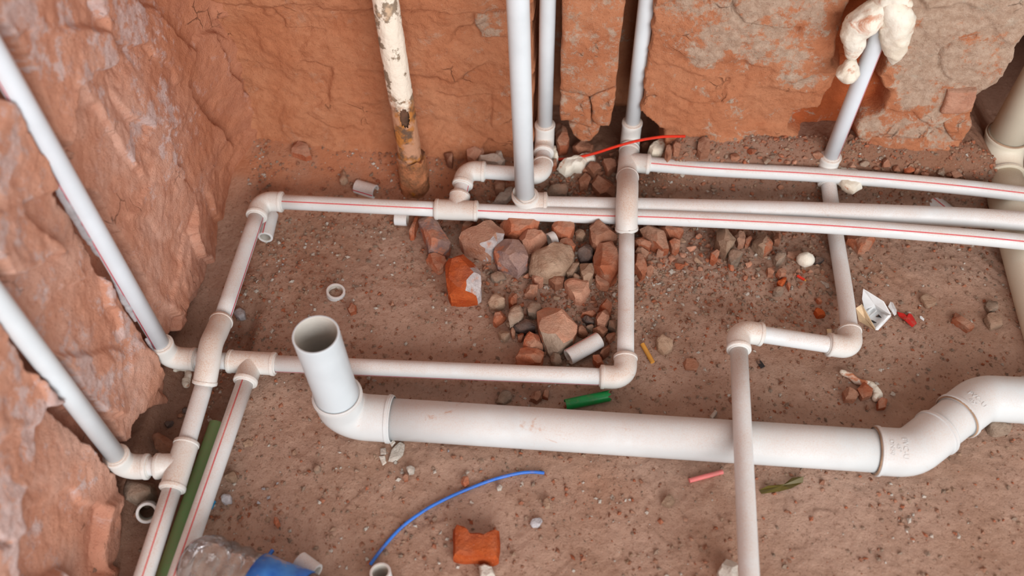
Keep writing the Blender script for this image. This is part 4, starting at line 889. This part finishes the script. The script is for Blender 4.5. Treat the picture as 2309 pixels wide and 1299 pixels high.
LANDM = [(757, 662, 'flat white ring'), (715, 780, 'open stub'), (605, 520, 'offcut under the corner elbow'), (825, 425, 'offcut behind the left front pipe'), (935, 430, 'rusty pipe foot'), (980, 530, 'burnt brick lump'),
 (1045, 630, 'bright orange chunk'), (1085, 540, 'large dusty pink chunk'), (1245, 590, 'tan mortar lump'), (1250, 740, 'big pink slab'), (1318, 785, 'pipe offcut by the pink slab'), (1365, 590, 'big roundish orange chunk'), (1300, 655, 'pentagonal brick piece'),
 (1150, 715, 'blocky grey stone'), (1365, 720, 'pale topped brick cube'), (1300, 365, 'long foam scrap'), (1480, 338, 'round foam scrap'), (1420, 330, 'slim right riser foot'), (1358, 430, 'large brown lump by the crossover'), (1480, 555, 'slanting sandy slab'), (1440, 600, 'striated orange piece'), (1630, 540, 'striped triangular stone'),
 (1720, 555, 'tan stone with orange end'), (1815, 583, 'rust stained foam ball'), (1803, 628, 'red wire snippet'), (1760, 640, 'vivid orange crumb'), (1860, 350, 'foamed riser foot'), (1910, 395, 'soiled foam lump'), (2245, 360, 'right waste pipe bend'), (2125, 455, 'offcut under the right pipes'), (1975, 700, 'white bracket'), (2045, 720, 'red scrap'),
 (2170, 725, 'pink orange wedge'), (2240, 725, 'rough tan stone'), (2092, 680, 'flat tan mortar pat'), (1462, 800, 'yellow butt'), (1498, 776, 'dusty tan stone'), (1670, 750, 'stepped pipe elbow'), (1715, 820, 'black tape piece'), (1940, 870, 'curved foam strip'), (2050, 1020, 'left waste bend'), (2210, 900, 'right waste bend'),
 (1590, 1075, 'pink straw'), (1760, 1090, 'olive scrap'), (1505, 1130, 'tan triangular chip'), (1075, 1225, 'notched brick'), (1208, 1178, 'bluish flat stone'), (1225, 1065, 'right end of the blue wire'), (1000, 1130, 'middle of the blue wire'), (850, 1260, 'left end of the blue wire'), (890, 1015, 'large plaster flake'), (770, 960, 'waste elbow'), (500, 1240, 'plastic bottle'),
 (515, 1075, 'round tan pebble'), (560, 1000, 'star shaped flake'), (310, 1110, 'pale angular stone'), (330, 1155, 'dark pipe mouth'), (410, 860, 'hooked foam squeeze'), (370, 1000, 'brown stone behind the tee'), (1325, 900, 'green scrap'), (680, 340, 'orange bit in the corner heap'), (540, 708, 'pale pebble by the crossover'), (1410, 850, 'middle floor elbow'), (1640, 1280, 'white plaster lump'),
 (1560, 440, 'rear right pipe'), (1700, 370, 'upper right pipe'), (2040, 410, 'far end of the upper right pipe'), (1700, 900, 'waste pipe crossing'), (900, 800, 'long floor pipe'), (850, 600, 'bare patch by the left front pipe')]
def pebbles(poly, n, cols, smin, smax, where, grp):
    P = np.array(poly, float); k = 0; tries = 0
    while k < n and tries < 4000:
        tries += 1; x = rr.uniform(P[:, 0].min(), P[:, 0].max()); y = rr.uniform(P[:, 1].min(), P[:, 1].max())
        if sdpoly(np.array([x]), np.array([y]), P)[0] < 0: continue
        g = Gf(x, y)
        if g[1] > (.96 if -.05 < g[0] < .10 else .912): continue
        s = 1.15*(smin+(smax-smin)*rr.random()**1.6)
        if any(np.hypot(*(g-t)[:2]) < s*1.7 for t in TAKEN): continue
        TAKEN.append(g); col = rr.choice(cols)
        o = bpy.data.objects.new('pebble', PM[rr.randrange(12)]); C.objects.link(o); o.scale = (s/PSZ*rr.uniform(.8, 1.2), s/PSZ*rr.uniform(.8, 1.2), s/PSZ*rr.uniform(.8, 1.2)); o.rotation_euler = (rr.uniform(-.4, .4), rr.uniform(-.4, .4), rr.uniform(0, 6.3))
        o.location = (g[0], g[1], float(floor_h(np.array([g[0]]), np.array([g[1]]))[0])+s*.52); o.material_slots[0].link = 'OBJECT'; o.material_slots[0].material = RM[col]
        lm = min(LANDM, key=lambda t: (t[0]-x)**2+((t[1]-y)*1.25)**2); dx, dy = x-lm[0], y-lm[1]
        side = ('right of' if dx > 0 else 'left of') if abs(dx) > abs(dy) else ('in front of' if dy > 0 else 'behind')
        tag(o, '%s %s crumb just %s the %s' % ('tiny' if s < .0030 else 'small' if s < .0049 else 'coarse', PCOL[col], side, lm[2]), 'pebble', 'loose crumbs of brick and mortar'); k += 1
pebbles([(1080, 590), (1390, 560), (1390, 830), (1160, 830), (1100, 700)], 52, ['orange', 'brown', 'grey', 'tan', 'pink', 'grey'], .0024, .0062, 0, 0)
pebbles([(1430, 525), (1860, 545), (1850, 620), (1700, 640), (1450, 600)], 58, ['orange', 'brown', 'grey', 'tan', 'orange', 'pink'], .0028, .0095, 0, 0)
pebbles([(1240, 400), (1395, 335), (1400, 440), (1240, 440)], 30, ['brown', 'orange', 'brown', 'grey'], .0035, .0085, 0, 0)
pebbles([(1470, 334), (1830, 352), (2160, 394), (2160, 410), (1830, 376), (1470, 360)], 42, ['brown', 'brown', 'orange', 'pink', 'grey'], .0045, .0100, 0, 0)
pebbles([(1440, 405), (1860, 428), (2100, 440), (2100, 460), (1440, 445)], 18, ['brown', 'orange', 'grey'], .003, .0065, 0, 0)
pebbles([(1200, 515), (1390, 520), (1390, 570), (1200, 560)], 14, ['brown', 'orange', 'grey'], .003, .0065, 0, 0)
pebbles([(930, 500), (1200, 510), (1200, 700), (930, 660)], 12, ['orange', 'grey', 'tan', 'brown'], .0018, .004, 0, 0)
pebbles([(640, 480), (930, 510), (950, 800), (560, 790), (560, 640)], 18, ['grey', 'orange', 'blueg', 'white', 'brown'], .0016, .004, 0, 0)
pebbles([(380, 900), (440, 900), (330, 1190), (290, 1190)], 10, ['brown', 'dark', 'orange'], .003, .006, 0, 0)
pebbles([(560, 900), (700, 960), (1640, 1060), (1640, 1280), (900, 1280), (500, 1190)], 16, ['grey', 'white', 'orange', 'blueg', 'tan'], .0015, .0034, 0, 0)
pebbles([(1700, 620), (2240, 560), (2290, 840), (2060, 920), (1730, 930), (1450, 850), (1450, 720)], 30, ['grey', 'orange', 'brown', 'tan', 'white'], .0016, .0042, 0, 0)

# grit nobody could count
def grit(n, seed):
    r = np.random.RandomState(seed); V = []; Fc = []; mi = []
    base = np.array([(1, 0, 0), (-1, 0, 0), (0, 1, 0), (0, -1, 0), (0, 0, 1), (0, 0, -1)], float)
    fc = [(0, 2, 4), (2, 1, 4), (1, 3, 4), (3, 0, 4), (2, 0, 5), (1, 2, 5), (3, 1, 5), (0, 3, 5)]
    x = r.uniform(-.44, .70, n*4); y = r.uniform(.30, .93, n*4)
    dens = .16+.9*np.exp(-((x-.06)/.16)**2-((y-.76)/.08)**2)+.8*np.exp(-((y-.88)/.05)**2)*(x > -.25)+.5*np.exp(-((x-.25)/.14)**2-((y-.72)/.05)**2)+.35*sst(-.2, -.45, x)+.25*sst(.58, .9, y)*sst(-.1, -.3, x)
    dens *= .5+.9*sst(-.3, .4, fbm(x*16, y*16, 401, 2)); keep = r.rand(n*4) < dens; x = x[keep][:n]; y = y[keep][:n]
    z = floor_h(x, y)
    for i in range(len(x)):
        s = .0006+.0026*r.rand()**3.0; q = base*(s*r.uniform(.6, 1.3, 3))+r.normal(0, s*.18, (6, 3)); a = r.rand()*6.3; ca, sa = math.cos(a), math.sin(a)
        q = np.stack([q[:, 0]*ca-q[:, 1]*sa+x[i], q[:, 0]*sa+q[:, 1]*ca+y[i], q[:, 2]*.8+z[i]+s*.25], 1); b = len(V); V.extend(q.tolist()); Fc += [(p+b, q_+b, t+b) for p, q_, t in fc]; mi += [int(r.choice(5, p=[.28, .22, .28, .10, .12]))]*8
    o = mk('gravel', V, Fc, None, None, smooth=False, origin=(0, 0, 0), mats=[RM['grey'], RM['orange'], RM['brown'], RM['white'], RM['tan']], midx=mi); return tag(o, 'fine grit of brick and mortar strewn over the dirt floor', 'gravel', kind='stuff')
grit(22000, 3)
def fines(n, seed):
    r = np.random.RandomState(seed); V = []; Fc = []; mi = []
    base = [np.array([v.co[:] for v in m.vertices])/PSZ for m in PM]; fcs = [[tuple(p.vertices) for p in m.polygons] for m in PM]
    x = r.uniform(-.20, .62, n*8); y = r.uniform(.60, .93, n*8)
    dens = .9*np.exp(-((x-.02)/.10)**2-((y-.735)/.07)**2)+.9*sst(.87, .90, y)*(x > .1)+.8*np.exp(-((x-.02)/.09)**2-((y-.88)/.05)**2)+.9*np.exp(-((x-.20)/.12)**2-((y-.755)/.022)**2)+.25*np.exp(-((y-.83)/.04)**2)*(x > 0)+.25*np.exp(-((x-.27)/.05)**2-((y-.71)/.04)**2)
    keep = r.rand(n*8) < dens; x = x[keep][:n]; y = y[keep][:n]; z = floor_h(x, y)
    for i in range(len(x)):
        s = .0013+.0034*r.rand()**2.2; k = r.randint(12); q = base[k]*s; a = r.rand()*6.3; ca, sa = math.cos(a), math.sin(a)
        q = np.stack([q[:, 0]*ca-q[:, 1]*sa+x[i], q[:, 0]*sa+q[:, 1]*ca+y[i], q[:, 2]+z[i]+s*.2], 1); b = len(V); V.extend(q.tolist())
        c_ = int(r.choice(5, p=[.22, .30, .32, .03, .13]))
        for f in fcs[k]: Fc.append(tuple(t+b for t in f)); mi.append(c_)
    o = mk('rubble_fines', V, Fc, None, None, smooth=False, origin=(0, 0, 0), mats=[RM['grey'], RM['orange'], RM['brown'], RM['white'], RM['tan']], midx=mi); return tag(o, 'dense small crushed brick and mortar between the larger rubble', 'rubble', kind='stuff')
fines(3600, 9)

# ------------------------------------------------------------------ bricks left standing between the two chases (parts of the wall)
def wall_brick(px, yf, th, seed, mat, N=44, rough=.0022):
    P = resample([(lambda p: (p[0], p[2]))(W(a, b, yf)) for a, b in px], N); c = P.mean(0); V = []; Fc = []
    rings = [(1.0, th), (1.0, th*.55), (1.0, .012), (.995, .003), (.965, .0004), (.86, -.0006), (.75, -.001), (.64, -.0010), (.52, -.001), (.41, -.001), (.30, -.001), (.19, -.001), (.09, -.001)]
    for s, d in rings:
        for p in P:
            q = c+(p-c)*s; v = Vector((q[0]*40+seed, d*40, q[1]*40)); nn = mnoise.noise_vector(v)*rough+mnoise.noise_vector(v*3)*rough*.5+mnoise.noise_vector(v*8)*rough*.22
            V.append((q[0]+nn.x, yf+d+nn.y*1.6, q[1]+nn.z))
    V.append((c[0], yf-.001, c[1])); K_ = len(rings)
    for k in range(K_-1):
        for j in range(N): j2 = (j+1) % N; Fc.append((k*N+j, (k+1)*N+j, (k+1)*N+j2, k*N+j2))
    for j in range(N): Fc.append(((K_-1)*N+j, K_*N, (K_-1)*N+(j+1) % N))
    o = mk('brick', V, Fc, mat, wall_b, sharp=70)
    for k, v in (('mortar', .40), ('spots', .9), ('raw', 0.)): o.data.attributes.new(k, 'FLOAT', 'POINT').data.foreach_set('value', np.full(len(o.data.vertices), v, np.float32))
    return o
wall_brick([(1270, -260), (1415, -260), (1412, -4), (1270, -4)], .920, .05, 1, M_WB)
wall_brick([(1269, 0), (1411, 0), (1404, 60), (1397, 110), (1389, 200), (1352, 208), (1328, 222), (1303, 212), (1262, 208), (1265, 100)], .9185, .05, 2, M_WB)
wall_brick([(1262, 206), (1303, 210), (1328, 221), (1333, 240), (1331, 262), (1338, 288), (1316, 284), (1296, 281), (1283, 276), (1264, 274)], .921, .05, 3, M_WB)
wall_brick([(1329, 222), (1352, 209), (1389, 201), (1384, 240), (1375, 286), (1348, 282), (1331, 268), (1333, 240)], .9175, .05, 4, M_WB)
wall_brick([(1284, 280), (1326, 274), (1352, 284), (1350, 300), (1330, 322), (1312, 318), (1292, 304)], .926, .045, 5, M_WB)
wall_brick([(2138, 208), (2206, 205), (2203, 222), (2190, 250), (2160, 258), (2120, 255)], .911, .03, 6, RM['pink'], rough=.0012)
wall_brick([(2125, 262), (2160, 262), (2188, 258), (2192, 280), (2172, 320), (2150, 318), (2128, 290)], .918, .04, 7, M_WB)

# ------------------------------------------------------------------ foam
def lumpy(name, pts, rad, mat, par=None, lump=.35, lsc=55, n=44, seed=0, k=10):
    L = smoothline(pts, k); R_ = np.interp(np.linspace(0, len(rad)-1, len(L)), range(len(rad)), rad)
    a = unit(L[0]-L[1])*R_[0]; b = unit(L[-1]-L[-2])*R_[-1]
    L = [L[0]+a*.9, L[0]+a*.6]+L+[L[-1]+b*.6, L[-1]+b*.9]; R_ = [R_[0]*.35, R_[0]*.75]+list(R_)+[R_[-1]*.75, R_[-1]*.35]
    V, Fc, uv = sweep(L, R_, n, lump=lump, lsc=lsc, seed=seed); return mk(name, V, Fc, mat, par)
wf = K(1780, 0, 5.41)
def wfp(P, y): return [W(a, b, y) for a, b in wf(P)]
FO = thing('expanding_foam', 'white expanding foam squeezed out of the wall around the pipe', 'foam', W(1985, 60, .90))
lumpy('foam_lobe', wfp([(1240, -260), (1250, -120), (1240, 20)], .893), [.020, .021, .019], M_FOAM, FO, .18, 45, seed=1)
lumpy('foam_lobe', wfp([(1120, 90), (930, 240), (800, 390), (790, 560), (770, 660)], .886), [.014, .017, .0155, .0115, .008], M_FOAM, FO, .22, 52, seed=2)
lumpy('foam_lobe', wfp([(735, 800), (720, 890)], .884), [.0095, .0135], M_FOAMD, FO, .25, 70, seed=3)
lumpy('foam_lobe', wfp([(1260, 80), (1300, 260), (1300, 450), (1290, 620), (1262, 760)], .884), [.016, .0185, .0175, .0125, .003], M_FOAM, FO, .20, 52, seed=4)
lumpy('foam_lobe', wfp([(1330, 60), (1440, 60)], .884), [.008, .006], M_FOAMD, FO, .3, 90, seed=5)
def gfoam(name, kf, pts, h, seed, label, mat=M_FOAM):
    return chunk(name, kf(pts), h, seed, mat, label, 'foam', 'foam scraps on the floor', N=40, rough=.06 if 'ball' in name else .12, planes=1)
gfoam('foam_scrap', q6, [(1775,740),(1850,650),(2010,610),(2180,580),(2270,590),(2275,640),(2150,690),(2090,750),(2000,740),(1920,790),(1860,810)], .020, 301, 'long white foam scrap under the red wire')
gfoam('foam_scrap', cT, [(485,380),(520,340),(610,290),(660,290),(690,360),(640,430),(600,440),(530,430)], .022, 302, 'round white foam scrap right of the rear tee')
gfoam('foam_scrap', q6, [(1700,490),(1750,490),(1780,620),(1750,635),(1700,600)], .020, 303, 'narrow white foam scrap at the left end of the red wire')
gfoam('foam_scrap', one, [(1878,372),(1896,356),(1925,362),(1942,385),(1944,420),(1925,436),(1900,420),(1880,400)], .013, 304, 'soiled white foam lump behind the upper right pipe', M_FOAMD)
bp = Gf(1817, 584, .010); tag(lumpy('foam_ball', [np.array((bp[0]-.0022, bp[1], bp[2]+.0085)), np.array((bp[0]+.0022, bp[1], bp[2]+.0085))], [.0098, .0098], M_FOAMD, None, .10, 110, seed=8), 'rust stained round foam ball on the dirt', 'foam', 'foam scraps on the floor')
def strip(name, px, rad, mat, label, cat, z=.004, lump=.3, par=None, n=14, lsc=150, group=None):
    pts = []
    for a, b in px: g = Gf(a, b, z); pts.append(np.array((g[0], g[1], g[2]+z)))
    o = lumpy(name, pts, rad, mat, None, lump, lsc, n); return tag(o, label, cat, group)
c6_ = K(1509, 425, 2.88625); q7 = K(260, 680, 5.7725)
strip('foam_strip', c6_([(1125,1195),(1180,1222),(1240,1262),(1300,1270)])+c9_([(1320,70),(1352,110),(1345,140)]), [.0032, .004, .0038, .004, .0048, .0058, .005], M_FOAMD, 'curved cream foam strip on the dirt above the waste bend', 'foam', group='foam scraps on the floor')
strip('foam_worm', q7([(780,890),(850,862),(930,880),(950,950),(930,1020),(922,1080)]), [.003, .0036, .0036, .0040, .0048, .0045], M_FOAMD, 'hooked cream foam squeeze below the upper left elbow', 'foam', group='foam scraps on the floor')
# white plaster squeezed along the pipe in the upper wall chase
for seg, r in (([(120, 405), (150, 455), (195, 530), (222, 575)], .0045), ([(255, 625), (285, 685), (305, 722)], .004), ([(330, 765), (350, 800)], .003)):
    pts = [LW(a, b, -.4655) for a, b in seg]; lumpy('plaster_edge', pts, [r*.6]+[r]*(len(pts)-2)+[r*.5], RM['blueg'], wall_l, .4, 130, 12)

# ------------------------------------------------------------------ pipe offcuts
def offcut(label, a, b, za, zb, ro=.0100, ri=.0068, stripe=None, mat=None, name='pipe_offcut'):
    p = G(a[0], a[1], za); q = G(b[0], b[1], zb)
    o = hollow(None, name, p, q, ro, ri, mat or (M_PPRS if stripe is not None else M_PPR), 32, stripe); return tag(o, label, 'pipe offcut', 'pipe offcuts on the floor')
offcut('short white pipe offcut lying behind the left front pipe', (803, 420), (847, 433), .014, .014, stripe=(-.3, -.95, .2))
offcut('white pipe offcut with red line lying under the corner elbow', (611, 483), (598, 536), .010, .010, stripe=(-.1, 0, 1))
offcut('short white pipe ring poking out below the left front pipe', (891, 491), (919, 493), .010, .010, .0102, .0075)
offcut('dusty white ring lying flat on the dirt above the open stub', (757, 664), (757, 656), .001, .009, .0120, .0088, name='pipe_ring')
offcut('small white ring standing on edge in the rubble', (1238, 543), (1252, 537), .020, .020, .0100, .0080, name='pipe_ring')
offcut('white pipe offcut with red line lying by the big pink slab', (1281, 806), (1352, 766), .012, .014, stripe=(-.5, .45, .75))
offcut('white pipe end with a dark open mouth beside the left wall', (331, 1157), (333, 1146), .004, -.034, .0112, .0080)
offcut('white pipe offcut lying next to the plastic bottle', (674, 1264), (713, 1293), .0115, .0115)
offcut('upright white pipe offcut at the bottom edge', (857, 1289), (866, 1322), .026, .000, .0108, .0080)
offcut('white pipe offcut with red line half hidden under the right pipes', (2102, 452), (2146, 487), .012, .010, stripe=(-.2, -.4, .9))

# ------------------------------------------------------------------ green conduit, wires and litter
gt = G(488, 955, -.004); gb = G(366, 1310, -.006)
V, Fc, uv = sweep(dense(gt, gt+(gb-gt)*1.3, 8), .0082, 28); tag(mk('green_conduit', V, Fc, M_GREENP, None, uv, sharp=60), 'dusty green conduit between the two striped pipes at the lower left', 'conduit')
def halfpipe(a, b, r, arc, th, mat, label, cat, name, roll=0., taper=1.):
    a = np.array(a); b = np.array(b); fr = frames([a, b], (0, 0, 1))[0]; V = []; Fc = []; n = 14; L = 10
    for k in range(L+1):
        for rr_ in (r, r-th):
            for j in range(n+1):
                t = roll+arc*(j/n-.5)*(1+.06*math.sin(k*1.3)); q = a+(b-a)*(k/L)+(rr_*(1-(1-taper)*k/L))*(math.cos(t)*fr[1]+math.sin(t)*fr[2])
                if k == L: q = q+(b-a)*.05*math.sin(j*2.1)
                V.append(q)
    R_ = 2*(n+1)
    for k in range(L):
        for j in range(n):
            o_ = k*R_+j; Fc.append((o_, o_+1, o_+R_+1, o_+R_)); i_ = o_+n+1; Fc.append((i_+R_, i_+R_+1, i_+1, i_))
        for j in (0, n): o_ = k*R_+j; Fc.append((o_, o_+R_, o_+R_+n+1, o_+n+1) if j == 0 else (o_+n+1, o_+R_+n+1, o_+R_, o_))
    for k in (0, L):
        for j in range(n): o_ = k*R_+j; Fc.append((o_, o_+n+1, o_+n+2, o_+1))
    return tag(mk(name, V, Fc, mat, None, sharp=50), label, cat)
halfpipe(G(1275, 913, .007), G(1372, 893, .007), .0066, 4.6, .0007, M_GREEN, 'short bright green split conduit scrap beside the long floor pipe', 'conduit scrap', 'green_scrap', roll=.3)
def wire(name, P, r, mat, label, cat='wire', n=12, group=None, mats=None):
    L = smoothline(P, 8); V, Fc, uv = sweep(L, r, n); return tag(mk(name, V, Fc, mat, None, uv, sharp=60), label, cat, group)
wire('blue_wire', [G(a, b, fh(*G(a, b)[:2])+.0028) for a, b in c8_([(245,1225),(330,1110),(450,980),(600,870),(750,790),(900,725),(1050,670),(1200,632),(1300,622),(1378,628)])], .0018, M_BLUE, 'long curved blue plastic wire on the bare dirt')
zs = [.024, .034, .048, .064, .076, .088, .097]
wire('red_wire', [G(a, b, z) for (a, b), z in zip(c2_([(1420,1040),(1560,1030),(1700,1000),(1850,952),(1990,915),(2150,890),(2295,887)]), zs)], .0019, M_RED, 'orange red wire lying across the right slim riser foot')
rw = thing('wire_snippet', 'tiny red wire snippet with bare copper ends on the dirt', 'wire', Gf(1805, 628))
wa = np.array(Gf(1797, 624))+(0, 0, .002); wb = np.array(Gf(1813, 633))+(0, 0, .002); V, Fc, uv = sweep([wa, (wa+wb)/2, wb], .0019, 12); mk('insulation', V, Fc, M_RED, rw, uv, sharp=60)
for k in (-.0007, 0, .0008):
    d_ = unit(wb-wa); s_ = np.cross(d_, (0, 0, 1.)); V, Fc, uv = sweep([wb+s_*k, wb+s_*k*1.5+d_*.0022], .0004, 6); mk('strand', V, Fc, M_BUTT, rw, uv)
def rod(name, a, b, r, mat, label, cat, ri=None, dz=None):
    dz = r if dz is None else dz
    p = np.array(Gf(*a))+(0, 0, dz); q = np.array(Gf(*b))+(0, 0, dz); V, Fc, uv = sweep(dense(p, q, 5), r, 16); return tag(mk(name, V, Fc, mat, None, uv, sharp=60), label, cat)
rod('plastic_straw', *c9_([(128, 685), (345, 627)]), .0026, M_PINK, 'faded pink plastic straw piece below the waste pipe', 'straw')
rod('cigarette_butt', (1448, 779), (1471, 820), .0028, M_BUTT, 'yellow tan cigarette butt right of the middle floor pipe', 'cigarette butt')
rod('plastic_bit', (476, 1149), (484, 1132), .0022, M_CYAN, 'tiny cyan plastic bit beside the striped lower pipe', 'plastic scrap')
rod('plastic_bit', (606, 1256), (616, 1242), .0020, M_BLUE, 'tiny blue plastic bit behind the bottle', 'plastic scrap')
def sheet(name, pts3, mat, label, cat, th=.0008, par=None, sub=0):
    """thin bent scrap: polygon of 3-D points, given thickness"""
    P = np.array(pts3, float); c = P.mean(0); n = len(P); nn = np.zeros(3)
    for i in range(n): nn += np.cross(P[i]-c, P[(i+1) % n]-c)
    nn /= np.linalg.norm(nn); V = list(P+nn*th/2)+[c+nn*th/2]+list(P-nn*th/2)+[c-nn*th/2]; Fc = []
    for i in range(n):
        j = (i+1) % n; Fc += [(i, j, n), (n+1+j, n+1+i, 2*n+1), (i, n+1+i, n+1+j, j)]
    o = mk(name, V, Fc, mat, par, smooth=False)
    if label: tag(o, label, cat)
    return o
kb = K(1900, 640, 10.825)
def kz(P): return [np.array((lambda g: (g[0], g[1], g[2]+z))(Gf(*kb([(a, b)])[0], z))) for a, b, z in P]
BRK = thing('plastic_bracket', 'broken white plastic corner bracket beside the right floor pipe', 'bracket', Gf(1970, 720))
sheet('base_plate', kz([(520, 640, .003), (820, 600, .003), (1110, 800, .003), (790, 1105, .003), (560, 760, .003)]), M_WPL, None, None, .0014, BRK)
sheet('back_wall', kz([(540, 620, .003), (480, 360, .016), (505, 130, .030), (620, 200, .030), (1000, 440, .026), (1175, 750, .016), (1110, 810, .003), (830, 620, .003)]), M_WPL, None, None, .0014, BRK)
sheet('side_flap', kz([(330, 590, .020), (465, 495, .022), (795, 1095, .012), (780, 1122, .003), (400, 905, .003)]), M_DIRTYPL, None, None, .0014, BRK)
sheet('front_lip', kz([(1180, 760, .016), (1165, 800, .010), (860, 1128, .005), (790, 1122, .005), (800, 1085, .011), (1110, 770, .016)]), M_WPL, None, None, .0012, BRK)
sheet('rib', kz([(575, 690, .004), (840, 470, .014), (830, 500, .009), (600, 720, .004)]), M_WPL, None, None, .0012, BRK)
sheet('rib', kz([(640, 810, .004), (830, 650, .008), (820, 690, .004)]), M_WPL, None, None, .0010, BRK)
for P in ([(810, 800), (880, 750), (950, 830), (900, 810)], [(690, 890), (740, 900), (830, 950), (760, 950)]): sheet('slot_shade', kz([(a, b, .0048) for a, b in P]), M_BLACK, None, None, .0008, BRK)  # black sheets on the plate stand for the shade inside its slots
sheet('red_scrap', kz([(1330, 690, .003), (1500, 730, .004), (1560, 770, .002), (1620, 720, .006), (1690, 760, .006), (1810, 970, .004), (1700, 1060, .002), (1530, 900, .006), (1370, 790, .003)]), M_REDS, 'crumpled red plastic scrap right of the white bracket', 'plastic scrap', .0010)
sheet('grey_scrap', kz([(1170, 440, .004), (1230, 460, .006), (1320, 640, .007), (1310, 740, .004), (1260, 780, .003), (1200, 680, .004), (1110, 560, .003)]), M_WPL, 'small curled pale plastic scrap between bracket and red scrap', 'plastic scrap', .0010)
sheet('white_chip', kz([(1885, 790, .002), (1920, 790, .003), (1995, 860, .003), (1980, 915, .002), (1885, 840, .002)]), M_WPL, 'tiny white plastic chip right of the red scrap', 'plastic scrap', .0012)
def gz(P): return [np.array((lambda g: (g[0], g[1], g[2]+z))(Gf(a, b, z))) for a, b, z in P]
sheet('black_tape', gz([(1705, 814, .002), (1713, 810, .003), (1725, 826, .003), (1716, 831, .002)]), M_BLACK, 'tiny black tape piece right of the stepped pipe elbow', 'tape', .0012)
OL = c9_([(585,740),(640,712),(700,705),(760,700),(800,660),(875,650),(870,690),(790,730),(720,748),(600,765)])
sheet('olive_scrap', gz([(a, b, z) for (a, b), z in zip(OL, [.002, .006, .003, .006, .004, .007, .002, .005, .002, .003])]), M_OLIVE, 'twisted olive see through plastic scrap below the waste pipe', 'plastic scrap', .0006)
sheet('paper_scrap', gz([(a, b, .002) for a, b in c6_([(1025, 915), (1055, 918), (1058, 970), (1030, 968)])]), M_DIRTYPL, 'tan paper scrap behind the stepped pipe', 'paper', .0012)

# ------------------------------------------------------------------ plastic bottle
b0 = G(455, 1274, .034); b1_ = G(753, 1397, .034); bd_ = unit(b1_-b0); BR = .0325
b0 = np.array((b0[0], b0[1], .036)); bd_ = np.array((bd_[0], bd_[1], -.02)); bd_ = unit(bd_)
BT = thing('plastic_bottle', 'crumpled clear plastic bottle with a blue label at the bottom edge', 'bottle', (b0[0], b0[1], 0))
prof = [(-.012, .006), (-.016, .014), (-.014, .021), (-.006, .028), (.004, .0315)]+[(.008+.004*i, BR-.0012*(1-math.cos(i*math.pi/2))) for i in range(12)]+[(.058, BR), (.060, BR-.001), (.112, BR-.001), (.114, BR), (.130, .031), (.150, .024), (.165, .015), (.172, .0135), (.190, .0135)]
V, Fc, uv = sweep([b0+bd_*s for s, r in prof], [r for s, r in prof], 48, caps=False, lump=.03, lsc=45); mk('bottle_body', V, Fc, M_CLEAR, BT, uv)
prof = [(.060, BR-.0004), (.0605, BR+.0006), (.08, BR+.0002), (.1, BR+.0004), (.1115, BR+.0006), (.112, BR-.0004)]
V, Fc, uv = sweep([b0+bd_*s for s, r in prof], [r for s, r in prof], 48, caps=False, lump=.03, lsc=45); mk('label', V, Fc, M_LABEL, BT, uv)
prof = [(.186, .0155), (.188, .0165), (.202, .0165), (.204, .014), (.2045, .002)]
V, Fc, uv = sweep([b0+bd_*s for s, r in prof], [r for s, r in prof], 32, caps=False); mk('cap', V, Fc, M_BLUE, BT, uv, sharp=40)
